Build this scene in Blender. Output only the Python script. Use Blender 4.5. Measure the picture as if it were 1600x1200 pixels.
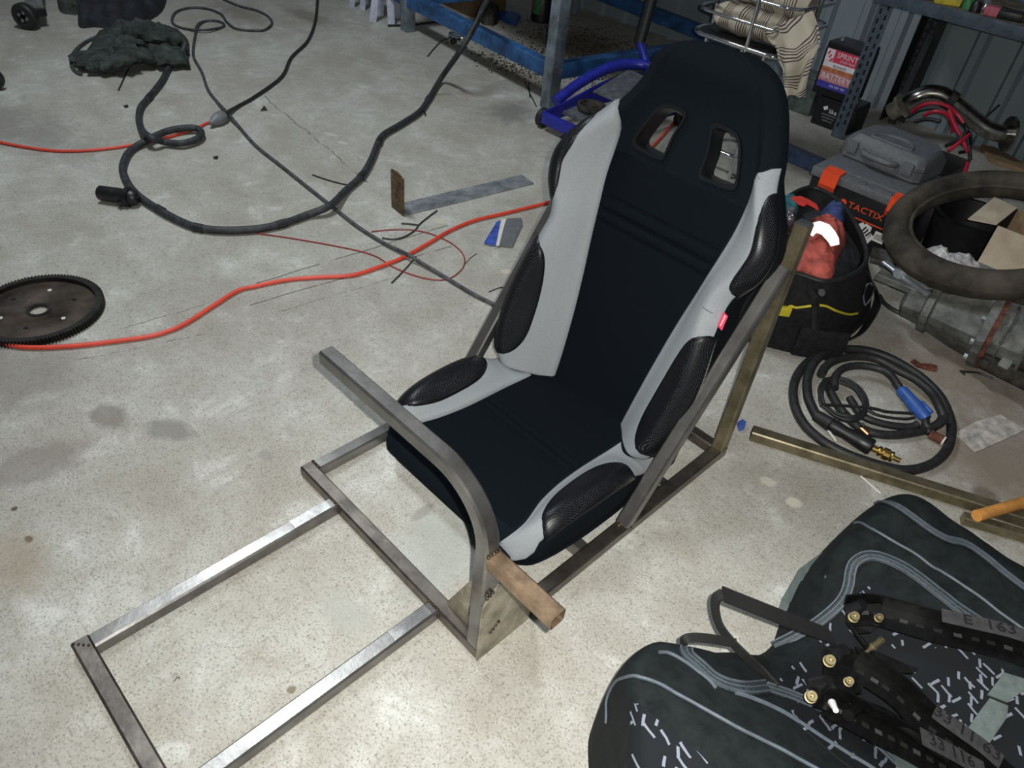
import bpy, bmesh, math, random
from math import sin, cos, pi, sqrt, radians
from mathutils import Vector, Matrix, noise

random.seed(7)
for o in list(bpy.data.objects):
    bpy.data.objects.remove(o)
SC = bpy.context.scene
COL = SC.collection

# ------------------------------------------------------------------ camera
CAM_H = 1.25
FPX = 1162.08
RX = Vector((0.69092256, -0.51226597, 0.51010743))    # world X axis in camera axes
RY = Vector((0.71743129, 0.39900973, -0.57103728))
RZ = Vector((0.08898513, 0.76050957, 0.64320046))
C0 = Vector((0, 0, CAM_H))
cam_d = bpy.data.cameras.new('camera')
cam = bpy.data.objects.new('camera', cam_d)
COL.objects.link(cam)
cam.matrix_world = Matrix(((RX[0], RX[1], RX[2], 0), (RY[0], RY[1], RY[2], 0), (RZ[0], RZ[1], RZ[2], CAM_H), (0, 0, 0, 1)))
cam_d.sensor_fit = 'HORIZONTAL'
cam_d.sensor_width = 36
cam_d.lens = FPX / 1600 * 36
cam_d.clip_start = 0.02
SC.camera = cam

# ------------------------------------------------------------------ light
world = bpy.data.worlds.new('shed_ambient')
SC.world = world
world.use_nodes = True
bg = world.node_tree.nodes['Background']
bg.inputs[0].default_value = (0.78, 0.88, 1.0, 1)
bg.inputs[1].default_value = 0.085

def lamp(name, kind, loc, energy, color, size=None, size_y=None, target=None, radius=None):
    d = bpy.data.lights.new(name, kind)
    d.energy = energy
    d.color = color
    if kind == 'AREA':
        d.shape = 'RECTANGLE'
        d.size = size
        d.size_y = size_y
    if radius is not None:
        d.shadow_soft_size = radius
    o = bpy.data.objects.new(name, d)
    COL.objects.link(o)
    o.location = loc
    if target:
        o.rotation_euler = (Vector(target) - Vector(loc)).to_track_quat('-Z', 'Y').to_euler()
    return o
# the phone's own flash, a few centimetres from the lens
lamp('phone_flash', 'SPOT', (0.012, 0.035, 1.27), 142, (1.0, 0.985, 0.93), radius=0.006, target=(-0.42, 0.70, 0.3))
bpy.data.lights['phone_flash'].spot_size = radians(130)
bpy.data.lights['phone_flash'].spot_blend = 1.0
# fluorescent batten of the shed, out of frame above the left of the floor
lamp('shed_batten_light', 'AREA', (-2.6, 0.9, 3.1), 68, (0.90, 0.96, 1.0), size=1.3, size_y=0.25, target=(-2.5, 1.1, 0))

SC.view_settings.view_transform = 'Standard'
SC.view_settings.look = 'None'
SC.view_settings.exposure = 0.0
SC.view_settings.gamma = 1
SC.view_settings.use_curve_mapping = False

# ------------------------------------------------------------------ pixel rays onto real planes of the place
def ray(px, py):
    c = Vector((px - 800, 600 - py, -FPX))
    return Vector((RX.dot(c), RY.dot(c), RZ.dot(c))).normalized()
def at(px, py, z=0.0):
    d = ray(px, py)
    return C0 + d * ((z - CAM_H) / d.z)
def atY(px, py, y):
    d = ray(px, py)
    return C0 + d * (y / d.y)
def atX(px, py, x):
    d = ray(px, py)
    return C0 + d * (x / d.x)
def lerp_tab(tab, x):
    if x <= tab[0][0]:
        return tab[0][1]
    for (a, b), (c, d) in zip(tab, tab[1:]):
        if x <= c:
            t = (x - a) / (c - a)
            return b + (d - b) * t
    return tab[-1][1]
def sm_tab(tab, x):
    """smooth (monotone-ish Catmull) table lookup"""
    n = len(tab)
    if x <= tab[0][0]:
        return tab[0][1]
    if x >= tab[-1][0]:
        return tab[-1][1]
    for i in range(n - 1):
        if x <= tab[i + 1][0]:
            break
    x0, y0 = tab[i]
    x1, y1 = tab[i + 1]
    m0 = (y1 - tab[i - 1][1]) / (x1 - tab[i - 1][0]) if i > 0 else (y1 - y0) / (x1 - x0)
    m1 = (tab[i + 2][1] - y0) / (tab[i + 2][0] - x0) if i + 2 < n else (y1 - y0) / (x1 - x0)
    h = x1 - x0
    t = (x - x0) / h
    return (2*t**3 - 3*t*t + 1)*y0 + (t**3 - 2*t*t + t)*h*m0 + (-2*t**3 + 3*t*t)*y1 + (t**3 - t*t)*h*m1
def catmull(pts, n=6, closed=False):
    P = [Vector(p) for p in pts]
    out = []
    m = len(P)
    rng = range(m) if closed else range(m - 1)
    for i in rng:
        if closed:
            p0, p1, p2, p3 = P[i-1], P[i], P[(i+1) % m], P[(i+2) % m]
        else:
            p1, p2 = P[i], P[i+1]
            p0 = P[i-1] if i > 0 else p1*2 - p2
            p3 = P[i+2] if i+2 < m else p2*2 - p1
        for k in range(n):
            t = k / n
            out.append(0.5*((2*p1) + (p2-p0)*t + (2*p0-5*p1+4*p2-p3)*t*t + (-p0+3*p1-3*p2+p3)*t**3))
    if not closed:
        out.append(P[-1])
    return out

# ------------------------------------------------------------------ materials
MATS = {}
def new_mat(name):
    m = bpy.data.materials.new(name)
    m.use_nodes = True
    nt = m.node_tree
    b = nt.nodes['Principled BSDF']
    MATS[name] = m
    return m, nt, b
def nd(nt, kind, **kw):
    n = nt.nodes.new(kind)
    for k, v in kw.items():
        setattr(n, k, v)
    return n
def simple(name, col, rough=0.5, metal=0.0, var=0.15, scale=30, bump=0.0, bscale=200, spec=0.5, col2=None, vscale2=None, trans=0, coat=0, dist=0.002):
    """principled material with noise mottling and fine relief"""
    m, nt, b = new_mat(name)
    L = nt.links.new
    tc = nd(nt, 'ShaderNodeTexCoord')
    nz = nd(nt, 'ShaderNodeTexNoise')
    nz.inputs['Scale'].default_value = scale
    nz.inputs['Detail'].default_value = 5
    nz.inputs['Roughness'].default_value = 0.65
    L(tc.outputs['Object'], nz.inputs['Vector'])
    mx = nd(nt, 'ShaderNodeMix', data_type='RGBA')
    c2 = col2 or tuple(c * (1 - 2*var) for c in col)
    c1 = tuple(min(1, c * (1 + var)) for c in col) if not col2 else col
    mx.inputs['A'].default_value = (*c2, 1)
    mx.inputs['B'].default_value = (*c1, 1)
    rp = nd(nt, 'ShaderNodeMapRange')
    rp.inputs['From Min'].default_value = 0.35
    rp.inputs['From Max'].default_value = 0.65
    L(nz.outputs['Fac'], rp.inputs['Value'])
    L(rp.outputs['Result'], mx.inputs['Factor'])
    L(mx.outputs['Result'], b.inputs['Base Color'])
    b.inputs['Roughness'].default_value = rough
    b.inputs['Metallic'].default_value = metal
    b.inputs['Specular IOR Level'].default_value = spec
    b.inputs['Transmission Weight'].default_value = trans
    b.inputs['Coat Weight'].default_value = coat
    if bump:
        n2 = nd(nt, 'ShaderNodeTexNoise')
        n2.inputs['Scale'].default_value = bscale
        n2.inputs['Detail'].default_value = 3
        L(tc.outputs['Object'], n2.inputs['Vector'])
        bp = nd(nt, 'ShaderNodeBump')
        bp.inputs['Strength'].default_value = bump
        bp.inputs['Distance'].default_value = dist
        L(n2.outputs['Fac'], bp.inputs['Height'])
        L(bp.outputs['Normal'], b.inputs['Normal'])
    return m
simple('seat_black', (0.0038, 0.0062, 0.0092), 0.9, var=0.1, scale=400, bump=0.6, bscale=900, spec=0.09)
simple('seat_insert', (0.0032, 0.0052, 0.0078), 0.9, var=0.12, scale=500, bump=0.8, bscale=1100, spec=0.08)
simple('seat_seam', (0.09, 0.10, 0.11), 0.9, var=0.1)
simple('seat_grey', (0.235, 0.25, 0.265), 0.95, var=0.05, scale=300, bump=0.35, bscale=900, spec=0.1)
simple('bezel_plastic', (0.0045, 0.005, 0.006), 0.36, var=0.1)
simple('steel', (0.25, 0.243, 0.232), 0.32, 0.9, var=0.16, scale=10, bump=0.08, bscale=120)
simple('steel_brown', (0.36, 0.25, 0.165), 0.38, 0.78, var=0.25, scale=25, bump=0.05)
simple('steel_dark', (0.17, 0.152, 0.132), 0.36, 0.88, var=0.22, scale=14, bump=0.1, bscale=90)
simple('steel_bright', (0.40, 0.39, 0.38), 0.36, 1.0, var=0.2, scale=22, bump=0.06)
simple('steel_olive', (0.27, 0.23, 0.15), 0.4, 0.78, var=0.2, scale=20)
simple('weld', (0.10, 0.075, 0.05), 0.5, 0.8, var=0.4, scale=120, bump=0.8, bscale=300)
simple('plate_steel', (0.36, 0.33, 0.255), 0.45, 0.6, var=0.22, scale=25, bump=0.1)
simple('galv', (0.38, 0.41, 0.44), 0.42, 0.6, var=0.25, scale=14)
simple('rust_plate', (0.13, 0.085, 0.04), 0.75, 0.2, var=0.35, scale=40, bump=0.4)
simple('chrome', (0.75, 0.76, 0.78), 0.08, 1.0, var=0.03)
simple('chrome_dull', (0.42, 0.40, 0.37), 0.25, 1.0, var=0.3, scale=18)
simple('brass', (0.70, 0.50, 0.17), 0.28, 1.0, var=0.1)
simple('zinc_gold', (0.42, 0.36, 0.21), 0.5, 1.0, var=0.1)
simple('copper', (0.45, 0.2, 0.1), 0.35, 1.0, var=0.2)
simple('rubber', (0.014, 0.014, 0.015), 0.55, var=0.25, scale=60, bump=0.15, bscale=300)
simple('cable_grey', (0.055, 0.058, 0.062), 0.6, var=0.3, scale=40, bump=0.1)
simple('loom', (0.027, 0.030, 0.034), 0.6, var=0.3, scale=50, bump=0.5, bscale=160)
simple('orange_cord', (0.62, 0.058, 0.030), 0.5, var=0.08)
simple('red_wire', (0.25, 0.03, 0.03), 0.5, var=0.15)
simple('red_lead', (0.42, 0.012, 0.035), 0.45, var=0.1)
simple('red_tag', (0.75, 0.05, 0.11), 0.6, var=0.05)
simple('tag_white', (0.8, 0.78, 0.78), 0.6, var=0.03)
simple('black_plastic', (0.008, 0.008, 0.009), 0.42, var=0.2, scale=40)
simple('grey_plastic', (0.115, 0.12, 0.13), 0.6, var=0.1, scale=60, bump=0.15, bscale=600)
simple('socket_grey', (0.17, 0.18, 0.185), 0.4, var=0.1)
simple('orange_plastic', (0.80, 0.07, 0.018), 0.45, var=0.06)
simple('bench_blue', (0.025, 0.10, 0.26), 0.5, var=0.3, scale=9, bump=0.1)
simple('bench_post', (0.19, 0.235, 0.27), 0.5, 0.2, var=0.3, scale=8, bump=0.1)
simple('bench_top', (0.2, 0.15, 0.1), 0.7, var=0.3, scale=12)
simple('shelf_paint', (0.07, 0.095, 0.125), 0.5, 0.2, var=0.2, scale=30)
simple('shelf_dark', (0.012, 0.014, 0.017), 0.6, var=0.2)
simple('shelf_board', (0.16, 0.13, 0.1), 0.8, var=0.3, scale=15)
simple('beam_blue', (0.05, 0.08, 0.16), 0.5, 0.1, var=0.2)
simple('jack_blue', (0.018, 0.025, 0.30), 0.35, var=0.15)
simple('jack_grey', (0.20, 0.21, 0.23), 0.45, 0.6, var=0.2)
simple('white_paint', (0.46, 0.48, 0.58), 0.5, var=0.1)
simple('lead_grey', (0.20, 0.21, 0.215), 0.55, 0.2, var=0.2)
simple('cloth_green', (0.036, 0.045, 0.040), 0.95, var=0.4, scale=14, bump=0.5, bscale=60, dist=0.006)
simple('cloth_dark', (0.014, 0.016, 0.022), 0.9, var=0.4, scale=14, bump=0.4, bscale=60)
simple('cast_alu', (0.115, 0.118, 0.11), 0.62, 0.35, var=0.3, scale=16, bump=0.5, bscale=70, dist=0.004)
simple('grime', (0.035, 0.03, 0.025), 0.7, 0.2, var=0.5, scale=30, bump=0.8, bscale=60)
simple('tyre', (0.046, 0.038, 0.028), 0.85, var=0.4, scale=10, bump=0.4, bscale=60, dist=0.003)
simple('flywheel_rust', (0.055, 0.042, 0.033), 0.6, 0.55, var=0.35, scale=12, bump=0.3, bscale=60)
simple('flywheel_ring', (0.028, 0.026, 0.025), 0.5, 0.6, var=0.3, scale=25)
simple('cardboard', (0.46, 0.385, 0.29), 0.85, var=0.1, scale=12)
simple('cardboard_in', (0.22, 0.15, 0.085), 0.9, var=0.1)
simple('cardboard_dirty', (0.10, 0.06, 0.028), 0.9, var=0.2)
simple('paper', (0.44, 0.41, 0.37), 0.8, var=0.25, scale=30)
simple('paper_white', (0.6, 0.58, 0.54), 0.7, var=0.05)
simple('plastic_wrap', (0.42, 0.42, 0.42), 0.35, var=0.2, scale=40, bump=0.6, bscale=60)
simple('nylon', (0.009, 0.009, 0.010), 0.75, var=0.3, scale=60, bump=0.5, bscale=500, spec=0.25)
simple('nylon_edge', (0.014, 0.014, 0.015), 0.55, var=0.2, spec=0.3)
simple('yellow_trim', (0.50, 0.42, 0.02), 0.6, var=0.1)
simple('orange_cloth', (0.40, 0.075, 0.055), 0.75, var=0.25, scale=25, bump=0.5, bscale=40, dist=0.004)
simple('hi_vis_tape', (0.95, 0.95, 0.93), 0.5, 0.85, var=0.02)
simple('blue_cloth', (0.03, 0.05, 0.16), 0.85, var=0.3, scale=50, bump=0.4, bscale=90)
simple('teal_cloth', (0.012, 0.11, 0.13), 0.8, var=0.2, scale=40)
simple('red_plastic', (0.62, 0.04, 0.03), 0.45, var=0.08)
simple('clear_bag', (0.13, 0.11, 0.13), 0.15, var=0.5, scale=18, bump=0.9, bscale=26, dist=0.01, coat=0.6)
simple('bag_fabric', (0.0085, 0.0115, 0.0125), 0.85, var=0.25, scale=30, bump=0.5, bscale=700, spec=0.2)
simple('bag_piping', (0.075, 0.092, 0.110), 0.6, var=0.12, scale=60)
simple('bag_zip', (0.026, 0.038, 0.043), 0.6, var=0.3, scale=220, bump=0.5, bscale=400)
simple('bag_web', (0.006, 0.006, 0.006), 0.8, var=0.2, bump=0.4, bscale=600)
simple('bag_patch', (0.095, 0.12, 0.118), 0.8, var=0.12, scale=60, bump=0.3, bscale=500)
simple('black_gloss', (0.005, 0.005, 0.005), 0.33, 0.0, var=0.2, scale=60, spec=0.3)
simple('label_grey', (0.045, 0.043, 0.046), 0.6, var=0.15, scale=80)
simple('ink', (0.008, 0.008, 0.01), 0.6, var=0.05)
simple('hole_dark', (0.002, 0.002, 0.002), 0.9, var=0.05)
simple('wood_handle', (0.55, 0.25, 0.06), 0.5, var=0.15, scale=20)
simple('blue_handle', (0.025, 0.085, 0.32), 0.45, var=0.15)
simple('batt_black', (0.009, 0.009, 0.011), 0.4, var=0.15)
simple('print_red', (0.62, 0.05, 0.10), 0.5, var=0.06)
simple('print_pink', (0.55, 0.22, 0.23), 0.5, var=0.15, scale=50)
simple('print_orange', (0.50, 0.17, 0.06), 0.5, var=0.2, scale=60)
simple('print_blue', (0.05, 0.04, 0.33), 0.5, var=0.1)
simple('print_white', (0.72, 0.68, 0.72), 0.5, var=0.05)
simple('print_green', (0.03, 0.2, 0.05), 0.5, var=0.2)
simple('print_teal', (0.05, 0.20, 0.22), 0.5, var=0.2)
simple('yellow_stuff', (0.6, 0.5, 0.05), 0.6)
simple('pink_stuff', (0.5, 0.12, 0.16), 0.6)
simple('foil_blue', (0.05, 0.09, 0.36), 0.35, var=0.2)
simple('tin_green', (0.10, 0.125, 0.115), 0.45, 0.3, var=0.25, scale=14)
simple('dirt', (0.06, 0.045, 0.028), 0.95, var=0.5, scale=60, bump=0.8, bscale=90)
simple('rust', (0.12, 0.035, 0.02), 0.85, var=0.4, scale=60)

def mat_perf():
    m, nt, b = new_mat('perf_leather')
    L = nt.links.new
    uv = nd(nt, 'ShaderNodeUVMap')
    mp = nd(nt, 'ShaderNodeMapping')
    mp.inputs['Rotation'].default_value = (0, 0, radians(45))
    mp.inputs['Scale'].default_value = (300, 300, 300)
    L(uv.outputs['UV'], mp.inputs['Vector'])
    vo = nd(nt, 'ShaderNodeTexVoronoi', voronoi_dimensions='2D')
    vo.inputs['Randomness'].default_value = 0.0
    vo.inputs['Scale'].default_value = 1.0
    L(mp.outputs['Vector'], vo.inputs['Vector'])
    mr = nd(nt, 'ShaderNodeMapRange')
    mr.inputs['From Min'].default_value = 0.2
    mr.inputs['From Max'].default_value = 0.38
    L(vo.outputs['Distance'], mr.inputs['Value'])
    mx = nd(nt, 'ShaderNodeMix', data_type='RGBA')
    mx.inputs['A'].default_value = (0.002, 0.002, 0.002, 1)
    mx.inputs['B'].default_value = (0.0032, 0.0038, 0.006, 1)
    L(mr.outputs['Result'], mx.inputs['Factor'])
    L(mx.outputs['Result'], b.inputs['Base Color'])
    bp = nd(nt, 'ShaderNodeBump')
    bp.inputs['Strength'].default_value = 0.55
    bp.inputs['Distance'].default_value = 0.001
    L(mr.outputs['Result'], bp.inputs['Height'])
    L(bp.outputs['Normal'], b.inputs['Normal'])
    b.inputs['Roughness'].default_value = 0.36
    b.inputs['Specular IOR Level'].default_value = 0.3
mat_perf()

def mat_stripes(name, base, dark, freq, duty):
    """cream ticking cloth: bunches of woven dark stripes across the UV"""
    m, nt, b = new_mat(name)
    L = nt.links.new
    uv = nd(nt, 'ShaderNodeUVMap')
    sp = nd(nt, 'ShaderNodeSeparateXYZ')
    L(uv.outputs['UV'], sp.inputs[0])
    def math(op, a, bb):
        n = nd(nt, 'ShaderNodeMath', operation=op)
        for i, v in enumerate((a, bb)):
            if isinstance(v, (int, float)):
                n.inputs[i].default_value = v
            else:
                L(v, n.inputs[i])
        return n.outputs[0]
    u = sp.outputs['X']
    fine = math('LESS_THAN', math('FRACT', math('MULTIPLY', u, freq), 0), 0.42)
    band = math('LESS_THAN', math('FRACT', math('MULTIPLY', u, freq / 9.0), 0), duty)
    f = math('MULTIPLY', fine, band)
    mx = nd(nt, 'ShaderNodeMix', data_type='RGBA')
    mx.inputs['A'].default_value = (*base, 1)
    mx.inputs['B'].default_value = (*dark, 1)
    L(f, mx.inputs['Factor'])
    L(mx.outputs['Result'], b.inputs['Base Color'])
    b.inputs['Roughness'].default_value = 0.9
mat_stripes('striped_cloth', (0.42, 0.38, 0.30), (0.055, 0.035, 0.035), 62, 0.5)

def mat_bag_print():
    """dark fabric printed with pale broken dashes and crosses (flat print)"""
    m, nt, b = new_mat('bag_print')
    L = nt.links.new
    tc = nd(nt, 'ShaderNodeTexCoord')
    nz = nd(nt, 'ShaderNodeTexNoise')
    nz.inputs['Scale'].default_value = 25
    L(tc.outputs['Object'], nz.inputs['Vector'])
    def math(op, a, bb=0.0):
        n = nd(nt, 'ShaderNodeMath', operation=op)
        for i, v in enumerate((a, bb)):
            if isinstance(v, (int, float)):
                n.inputs[i].default_value = v
            else:
                L(v, n.inputs[i])
        return n.outputs[0]
    def family(rot, s1, s2, off):
        mp = nd(nt, 'ShaderNodeMapping')
        mp.inputs['Rotation'].default_value = (0, 0, rot)
        mp.inputs['Location'].default_value = off
        uv = nd(nt, 'ShaderNodeUVMap')
        ad = nd(nt, 'ShaderNodeVectorMath', operation='MULTIPLY_ADD')
        ad.inputs[1].default_value = (0.010, 0.010, 0)
        L(nz.outputs['Color'], ad.inputs[0])
        L(uv.outputs['UV'], ad.inputs[2])
        L(ad.outputs[0], mp.inputs['Vector'])
        sp = nd(nt, 'ShaderNodeSeparateXYZ')
        L(mp.outputs['Vector'], sp.inputs[0])
        x, y = sp.outputs['X'], sp.outputs['Y']
        row = math('FLOOR', math('MULTIPLY', y, s2))
        wn = nd(nt, 'ShaderNodeTexWhiteNoise', noise_dimensions='1D')
        L(row, wn.inputs['W'])
        xs = math('ADD', math('MULTIPLY', x, s1), math('MULTIPLY', wn.outputs['Value'], 7.0))
        line = math('LESS_THAN', math('FRACT', math('MULTIPLY', y, s2)), 0.24)
        dash = math('LESS_THAN', math('FRACT', xs), 0.55)
        cell = nd(nt, 'ShaderNodeTexWhiteNoise', noise_dimensions='2D')
        cv = nd(nt, 'ShaderNodeCombineXYZ')
        L(math('FLOOR', xs), cv.inputs[0])
        L(row, cv.inputs[1])
        L(cv.outputs[0], cell.inputs['Vector'])
        keep = math('LESS_THAN', cell.outputs['Value'], 0.32)
        return math('MULTIPLY', math('MULTIPLY', line, dash), keep)
    f = math('MAXIMUM', family(0.3, 26, 62, (0, 0, 0)), family(0.3 + pi/2, 30, 55, (0.3, 0.1, 0)))
    f = math('MAXIMUM', f, family(1.1, 34, 58, (0.7, 0.3, 0)))
    # print lies in patches
    n3 = nd(nt, 'ShaderNodeTexNoise')
    n3.inputs['Scale'].default_value = 5.0
    L(tc.outputs['Object'], n3.inputs['Vector'])
    f = math('MULTIPLY', f, math('GREATER_THAN', n3.outputs['Fac'], 0.40))
    mx = nd(nt, 'ShaderNodeMix', data_type='RGBA')
    mx.inputs['A'].default_value = (0.0085, 0.010, 0.012, 1)
    mx.inputs['B'].default_value = (0.17, 0.185, 0.225, 1)
    L(f, mx.inputs['Factor'])
    L(mx.outputs['Result'], b.inputs['Base Color'])
    b.inputs['Roughness'].default_value = 0.85
    b.inputs['Specular IOR Level'].default_value = 0.15
mat_bag_print()

def mat_wall():
    m, nt, b = new_mat('wall_sheet')
    L = nt.links.new
    tc = nd(nt, 'ShaderNodeTexCoord')
    nz = nd(nt, 'ShaderNodeTexNoise')
    nz.inputs['Scale'].default_value = 6
    nz.inputs['Detail'].default_value = 6
    L(tc.outputs['Object'], nz.inputs['Vector'])
    mx = nd(nt, 'ShaderNodeMix', data_type='RGBA')
    mx.inputs['A'].default_value = (0.20, 0.245, 0.27, 1)
    mx.inputs['B'].default_value = (0.29, 0.34, 0.37, 1)
    L(nz.outputs['Fac'], mx.inputs['Factor'])
    L(mx.outputs['Result'], b.inputs['Base Color'])
    b.inputs['Roughness'].default_value = 0.45
    b.inputs['Metallic'].default_value = 0.25
mat_wall()

def mat_floor():
    m, nt, b = new_mat('concrete')
    L = nt.links.new
    tc = nd(nt, 'ShaderNodeTexCoord')
    P = tc.outputs['Object']
    def mathn(op, a, bb=0.0, cl=False):
        n = nd(nt, 'ShaderNodeMath', operation=op)
        n.use_clamp = cl
        for i, v in enumerate((a, bb)):
            if isinstance(v, (int, float)):
                n.inputs[i].default_value = v
            else:
                L(v, n.inputs[i])
        return n.outputs[0]
    def noi(scale, detail=6, rough=0.6, sc=None, rot=0, dist=0.0):
        mp = nd(nt, 'ShaderNodeMapping')
        if sc:
            mp.inputs['Scale'].default_value = sc
        mp.inputs['Rotation'].default_value = (0, 0, rot)
        L(P, mp.inputs['Vector'])
        n = nd(nt, 'ShaderNodeTexNoise')
        n.inputs['Scale'].default_value = scale
        n.inputs['Detail'].default_value = detail
        n.inputs['Roughness'].default_value = rough
        n.inputs['Distortion'].default_value = dist
        L(mp.outputs['Vector'], n.inputs['Vector'])
        return n.outputs['Fac']
    def rng(v, a, bb, lo=0.0, hi=1.0):
        n = nd(nt, 'ShaderNodeMapRange')
        n.inputs['From Min'].default_value = a
        n.inputs['From Max'].default_value = bb
        n.inputs['To Min'].default_value = lo
        n.inputs['To Max'].default_value = hi
        L(v, n.inputs['Value'])
        return n.outputs['Result']
    def mix(fac, A, B, blend='MIX'):
        n = nd(nt, 'ShaderNodeMix', data_type='RGBA', blend_type=blend)
        for key, v in (('A', A), ('B', B)):
            if isinstance(v, tuple):
                n.inputs[key].default_value = (*v, 1)
            else:
                L(v, n.inputs[key])
        if isinstance(fac, (int, float)):
            n.inputs['Factor'].default_value = fac
        else:
            L(fac, n.inputs['Factor'])
        return n.outputs['Result']
    big = noi(2.3, 7, 0.62)
    med = noi(9, 7, 0.7, dist=0.4)
    fine = noi(70, 4, 0.75)
    grit = noi(230, 2, 0.6)
    streak = noi(22, 4, 0.7, sc=(7.0, 0.6, 1), rot=0.55)
    col = mix(rng(big, 0.36, 0.66), (0.335, 0.322, 0.285), (0.470, 0.475, 0.440))
    col = mix(rng(med, 0.36, 0.62), mix(0.55, col, (0.27, 0.245, 0.205)), col)
    col = mix(mathn('MULTIPLY', rng(med, 0.58, 0.70), 0.5), col, (0.60, 0.61, 0.58))
    col = mix(mathn('MULTIPLY', rng(fine, 0.36, 0.47, 1, 0), 0.38), col, (0.15, 0.135, 0.11))
    col = mix(mathn('MULTIPLY', rng(grit, 0.34, 0.44, 1, 0), 0.6), col, (0.10, 0.09, 0.075))
    col = mix(mathn('MULTIPLY', rng(grit, 0.62, 0.70), 0.30), col, (0.70, 0.70, 0.67))
    col = mix(mathn('MULTIPLY', rng(streak, 0.34, 0.44, 1, 0), mathn('MULTIPLY', rng(big, 0.45, 0.6), 0.28)), col, (0.15, 0.15, 0.13))
    # oil / water stains, paint spots and painted shade with shapes of their own
    sp = nd(nt, 'ShaderNodeSeparateXYZ')
    L(P, sp.inputs[0])
    wob = noi(16, 4, 0.6)
    def stain_or_shade(px, py, rx, ry, rot, color, amt, soft=0.25):
        nonlocal col
        c = at(px, py)
        mp = nd(nt, 'ShaderNodeMapping', vector_type='TEXTURE')
        mp.inputs['Location'].default_value = (c.x, c.y, 0)
        mp.inputs['Rotation'].default_value = (0, 0, rot)
        mp.inputs['Scale'].default_value = (rx, ry, 1)
        L(P, mp.inputs['Vector'])
        ln = nd(nt, 'ShaderNodeVectorMath', operation='LENGTH')
        L(mp.outputs['Vector'], ln.inputs[0])
        d = mathn('ADD', ln.outputs['Value'], mathn('MULTIPLY', mathn('SUBTRACT', wob, 0.5), 1.6))
        f = mathn('MULTIPLY', rng(d, 1.0 + soft, 1.0 - soft), amt)
        col = mix(f, col, color)
    stain_or_shade(172, 652, 0.045, 0.018*2, 0.3, (0.17, 0.155, 0.13), 0.75)
    stain_or_shade(262, 672, 0.055, 0.03, 0.6, (0.19, 0.185, 0.165), 0.75)
    stain_or_shade(60, 725, 0.055, 0.09, -0.2, (0.19, 0.165, 0.15), 0.55)
    stain_or_shade(20, 580, 0.16, 0.12, 0.2, (0.17, 0.15, 0.13), 0.5, 0.5)
    stain_or_shade(30, 200, 0.35, 0.14, 0.2, (0.14, 0.13, 0.12), 0.5, 0.5)
    stain_or_shade(690, 860, 0.07, 0.10, 0.4, (0.30, 0.33, 0.31), 0.55, 0.4)  # shadow under the seat frame, put into the floor colour
    stain_or_shade(1560, 720, 0.16, 0.22, 0.2, (0.17, 0.13, 0.095), 0.75, 0.6)  # dim right side of the floor: shade painted as brown colour
    stain_or_shade(1480, 580, 0.2, 0.16, 0.2, (0.19, 0.145, 0.105), 0.65, 0.6)  # painted shade continues between hose coil and gearbox
    stain_or_shade(1540, 775, 0.03, 0.03, 0.2, (0.06, 0.045, 0.03), 0.6)
    stain_or_shade(480, 25, 0.2, 0.07, 0.0, (0.15, 0.125, 0.10), 0.6, 0.4)
    stain_or_shade(375, 20, 0.2, 0.10, 0.0, (0.13, 0.11, 0.09), 0.55, 0.5)
    stain_or_shade(800, 175, 0.10, 0.14, 0.4, (0.13, 0.13, 0.125), 0.7, 0.5)
    stain_or_shade(840, 130, 0.35, 0.08, 0.0, (0.12, 0.095, 0.06), 0.6, 0.5)
    stain_or_shade(900, 70, 0.30, 0.30, 0.0, (0.09, 0.07, 0.045), 0.75, 0.5)
    stain_or_shade(1010, 240, 0.3, 0.3, 0.0, (0.12, 0.10, 0.07), 0.5, 0.6)
    stain_or_shade(660, 800, 0.012, 0.03, 0.1, (0.2, 0.2, 0.18), 0.6)
    stain_or_shade(415, 712, 0.02, 0.012, 0.1, (0.23, 0.22, 0.20), 0.6)
    stain_or_shade(540, 960, 0.05, 0.03, 0.1, (0.33, 0.34, 0.31), 0.6, 0.4)
    stain_or_shade(455, 1078, 0.008, 0.008, 0.1, (0.12, 0.1, 0.05), 0.8)
    stain_or_shade(45, 842, 0.009, 0.006, 0.1, (0.09, 0.06, 0.03), 0.9)
    stain_or_shade(22, 795, 0.006, 0.006, 0.1, (0.07, 0.05, 0.04), 0.9)
    stain_or_shade(15, 880, 0.09, 0.05, 0.1, (0.25, 0.20, 0.14), 0.5, 0.5)
    stain_or_shade(517, 210, 0.03, 0.015, 0.4, (0.50, 0.49, 0.45), 0.6)
    stain_or_shade(535, 223, 0.02, 0.012, 0.4, (0.50, 0.49, 0.45), 0.6)
    stain_or_shade(686, 345, 0.022, 0.016, 0.4, (0.50, 0.46, 0.36), 0.75)
    stain_or_shade(790, 424, 0.018, 0.014, 0.4, (0.50, 0.46, 0.36), 0.75)
    stain_or_shade(1240, 785, 0.018, 0.014, 0.4, (0.58, 0.56, 0.48), 0.75)
    stain_or_shade(1200, 753, 0.018, 0.014, 0.4, (0.58, 0.56, 0.48), 0.6)
    stain_or_shade(735, 140, 0.06, 0.03, 0.9, (0.50, 0.50, 0.48), 0.45)
    stain_or_shade(780, 150, 0.03, 0.03, 0.9, (0.55, 0.55, 0.53), 0.5)
    # saw cuts and cracks
    wob2 = noi(7, 5, 0.7)
    gate = noi(9, 3, 0.7)
    height = mathn('MULTIPLY', grit, 0.25)
    height = mathn('ADD', height, mathn('MULTIPLY', fine, 0.5))
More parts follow.
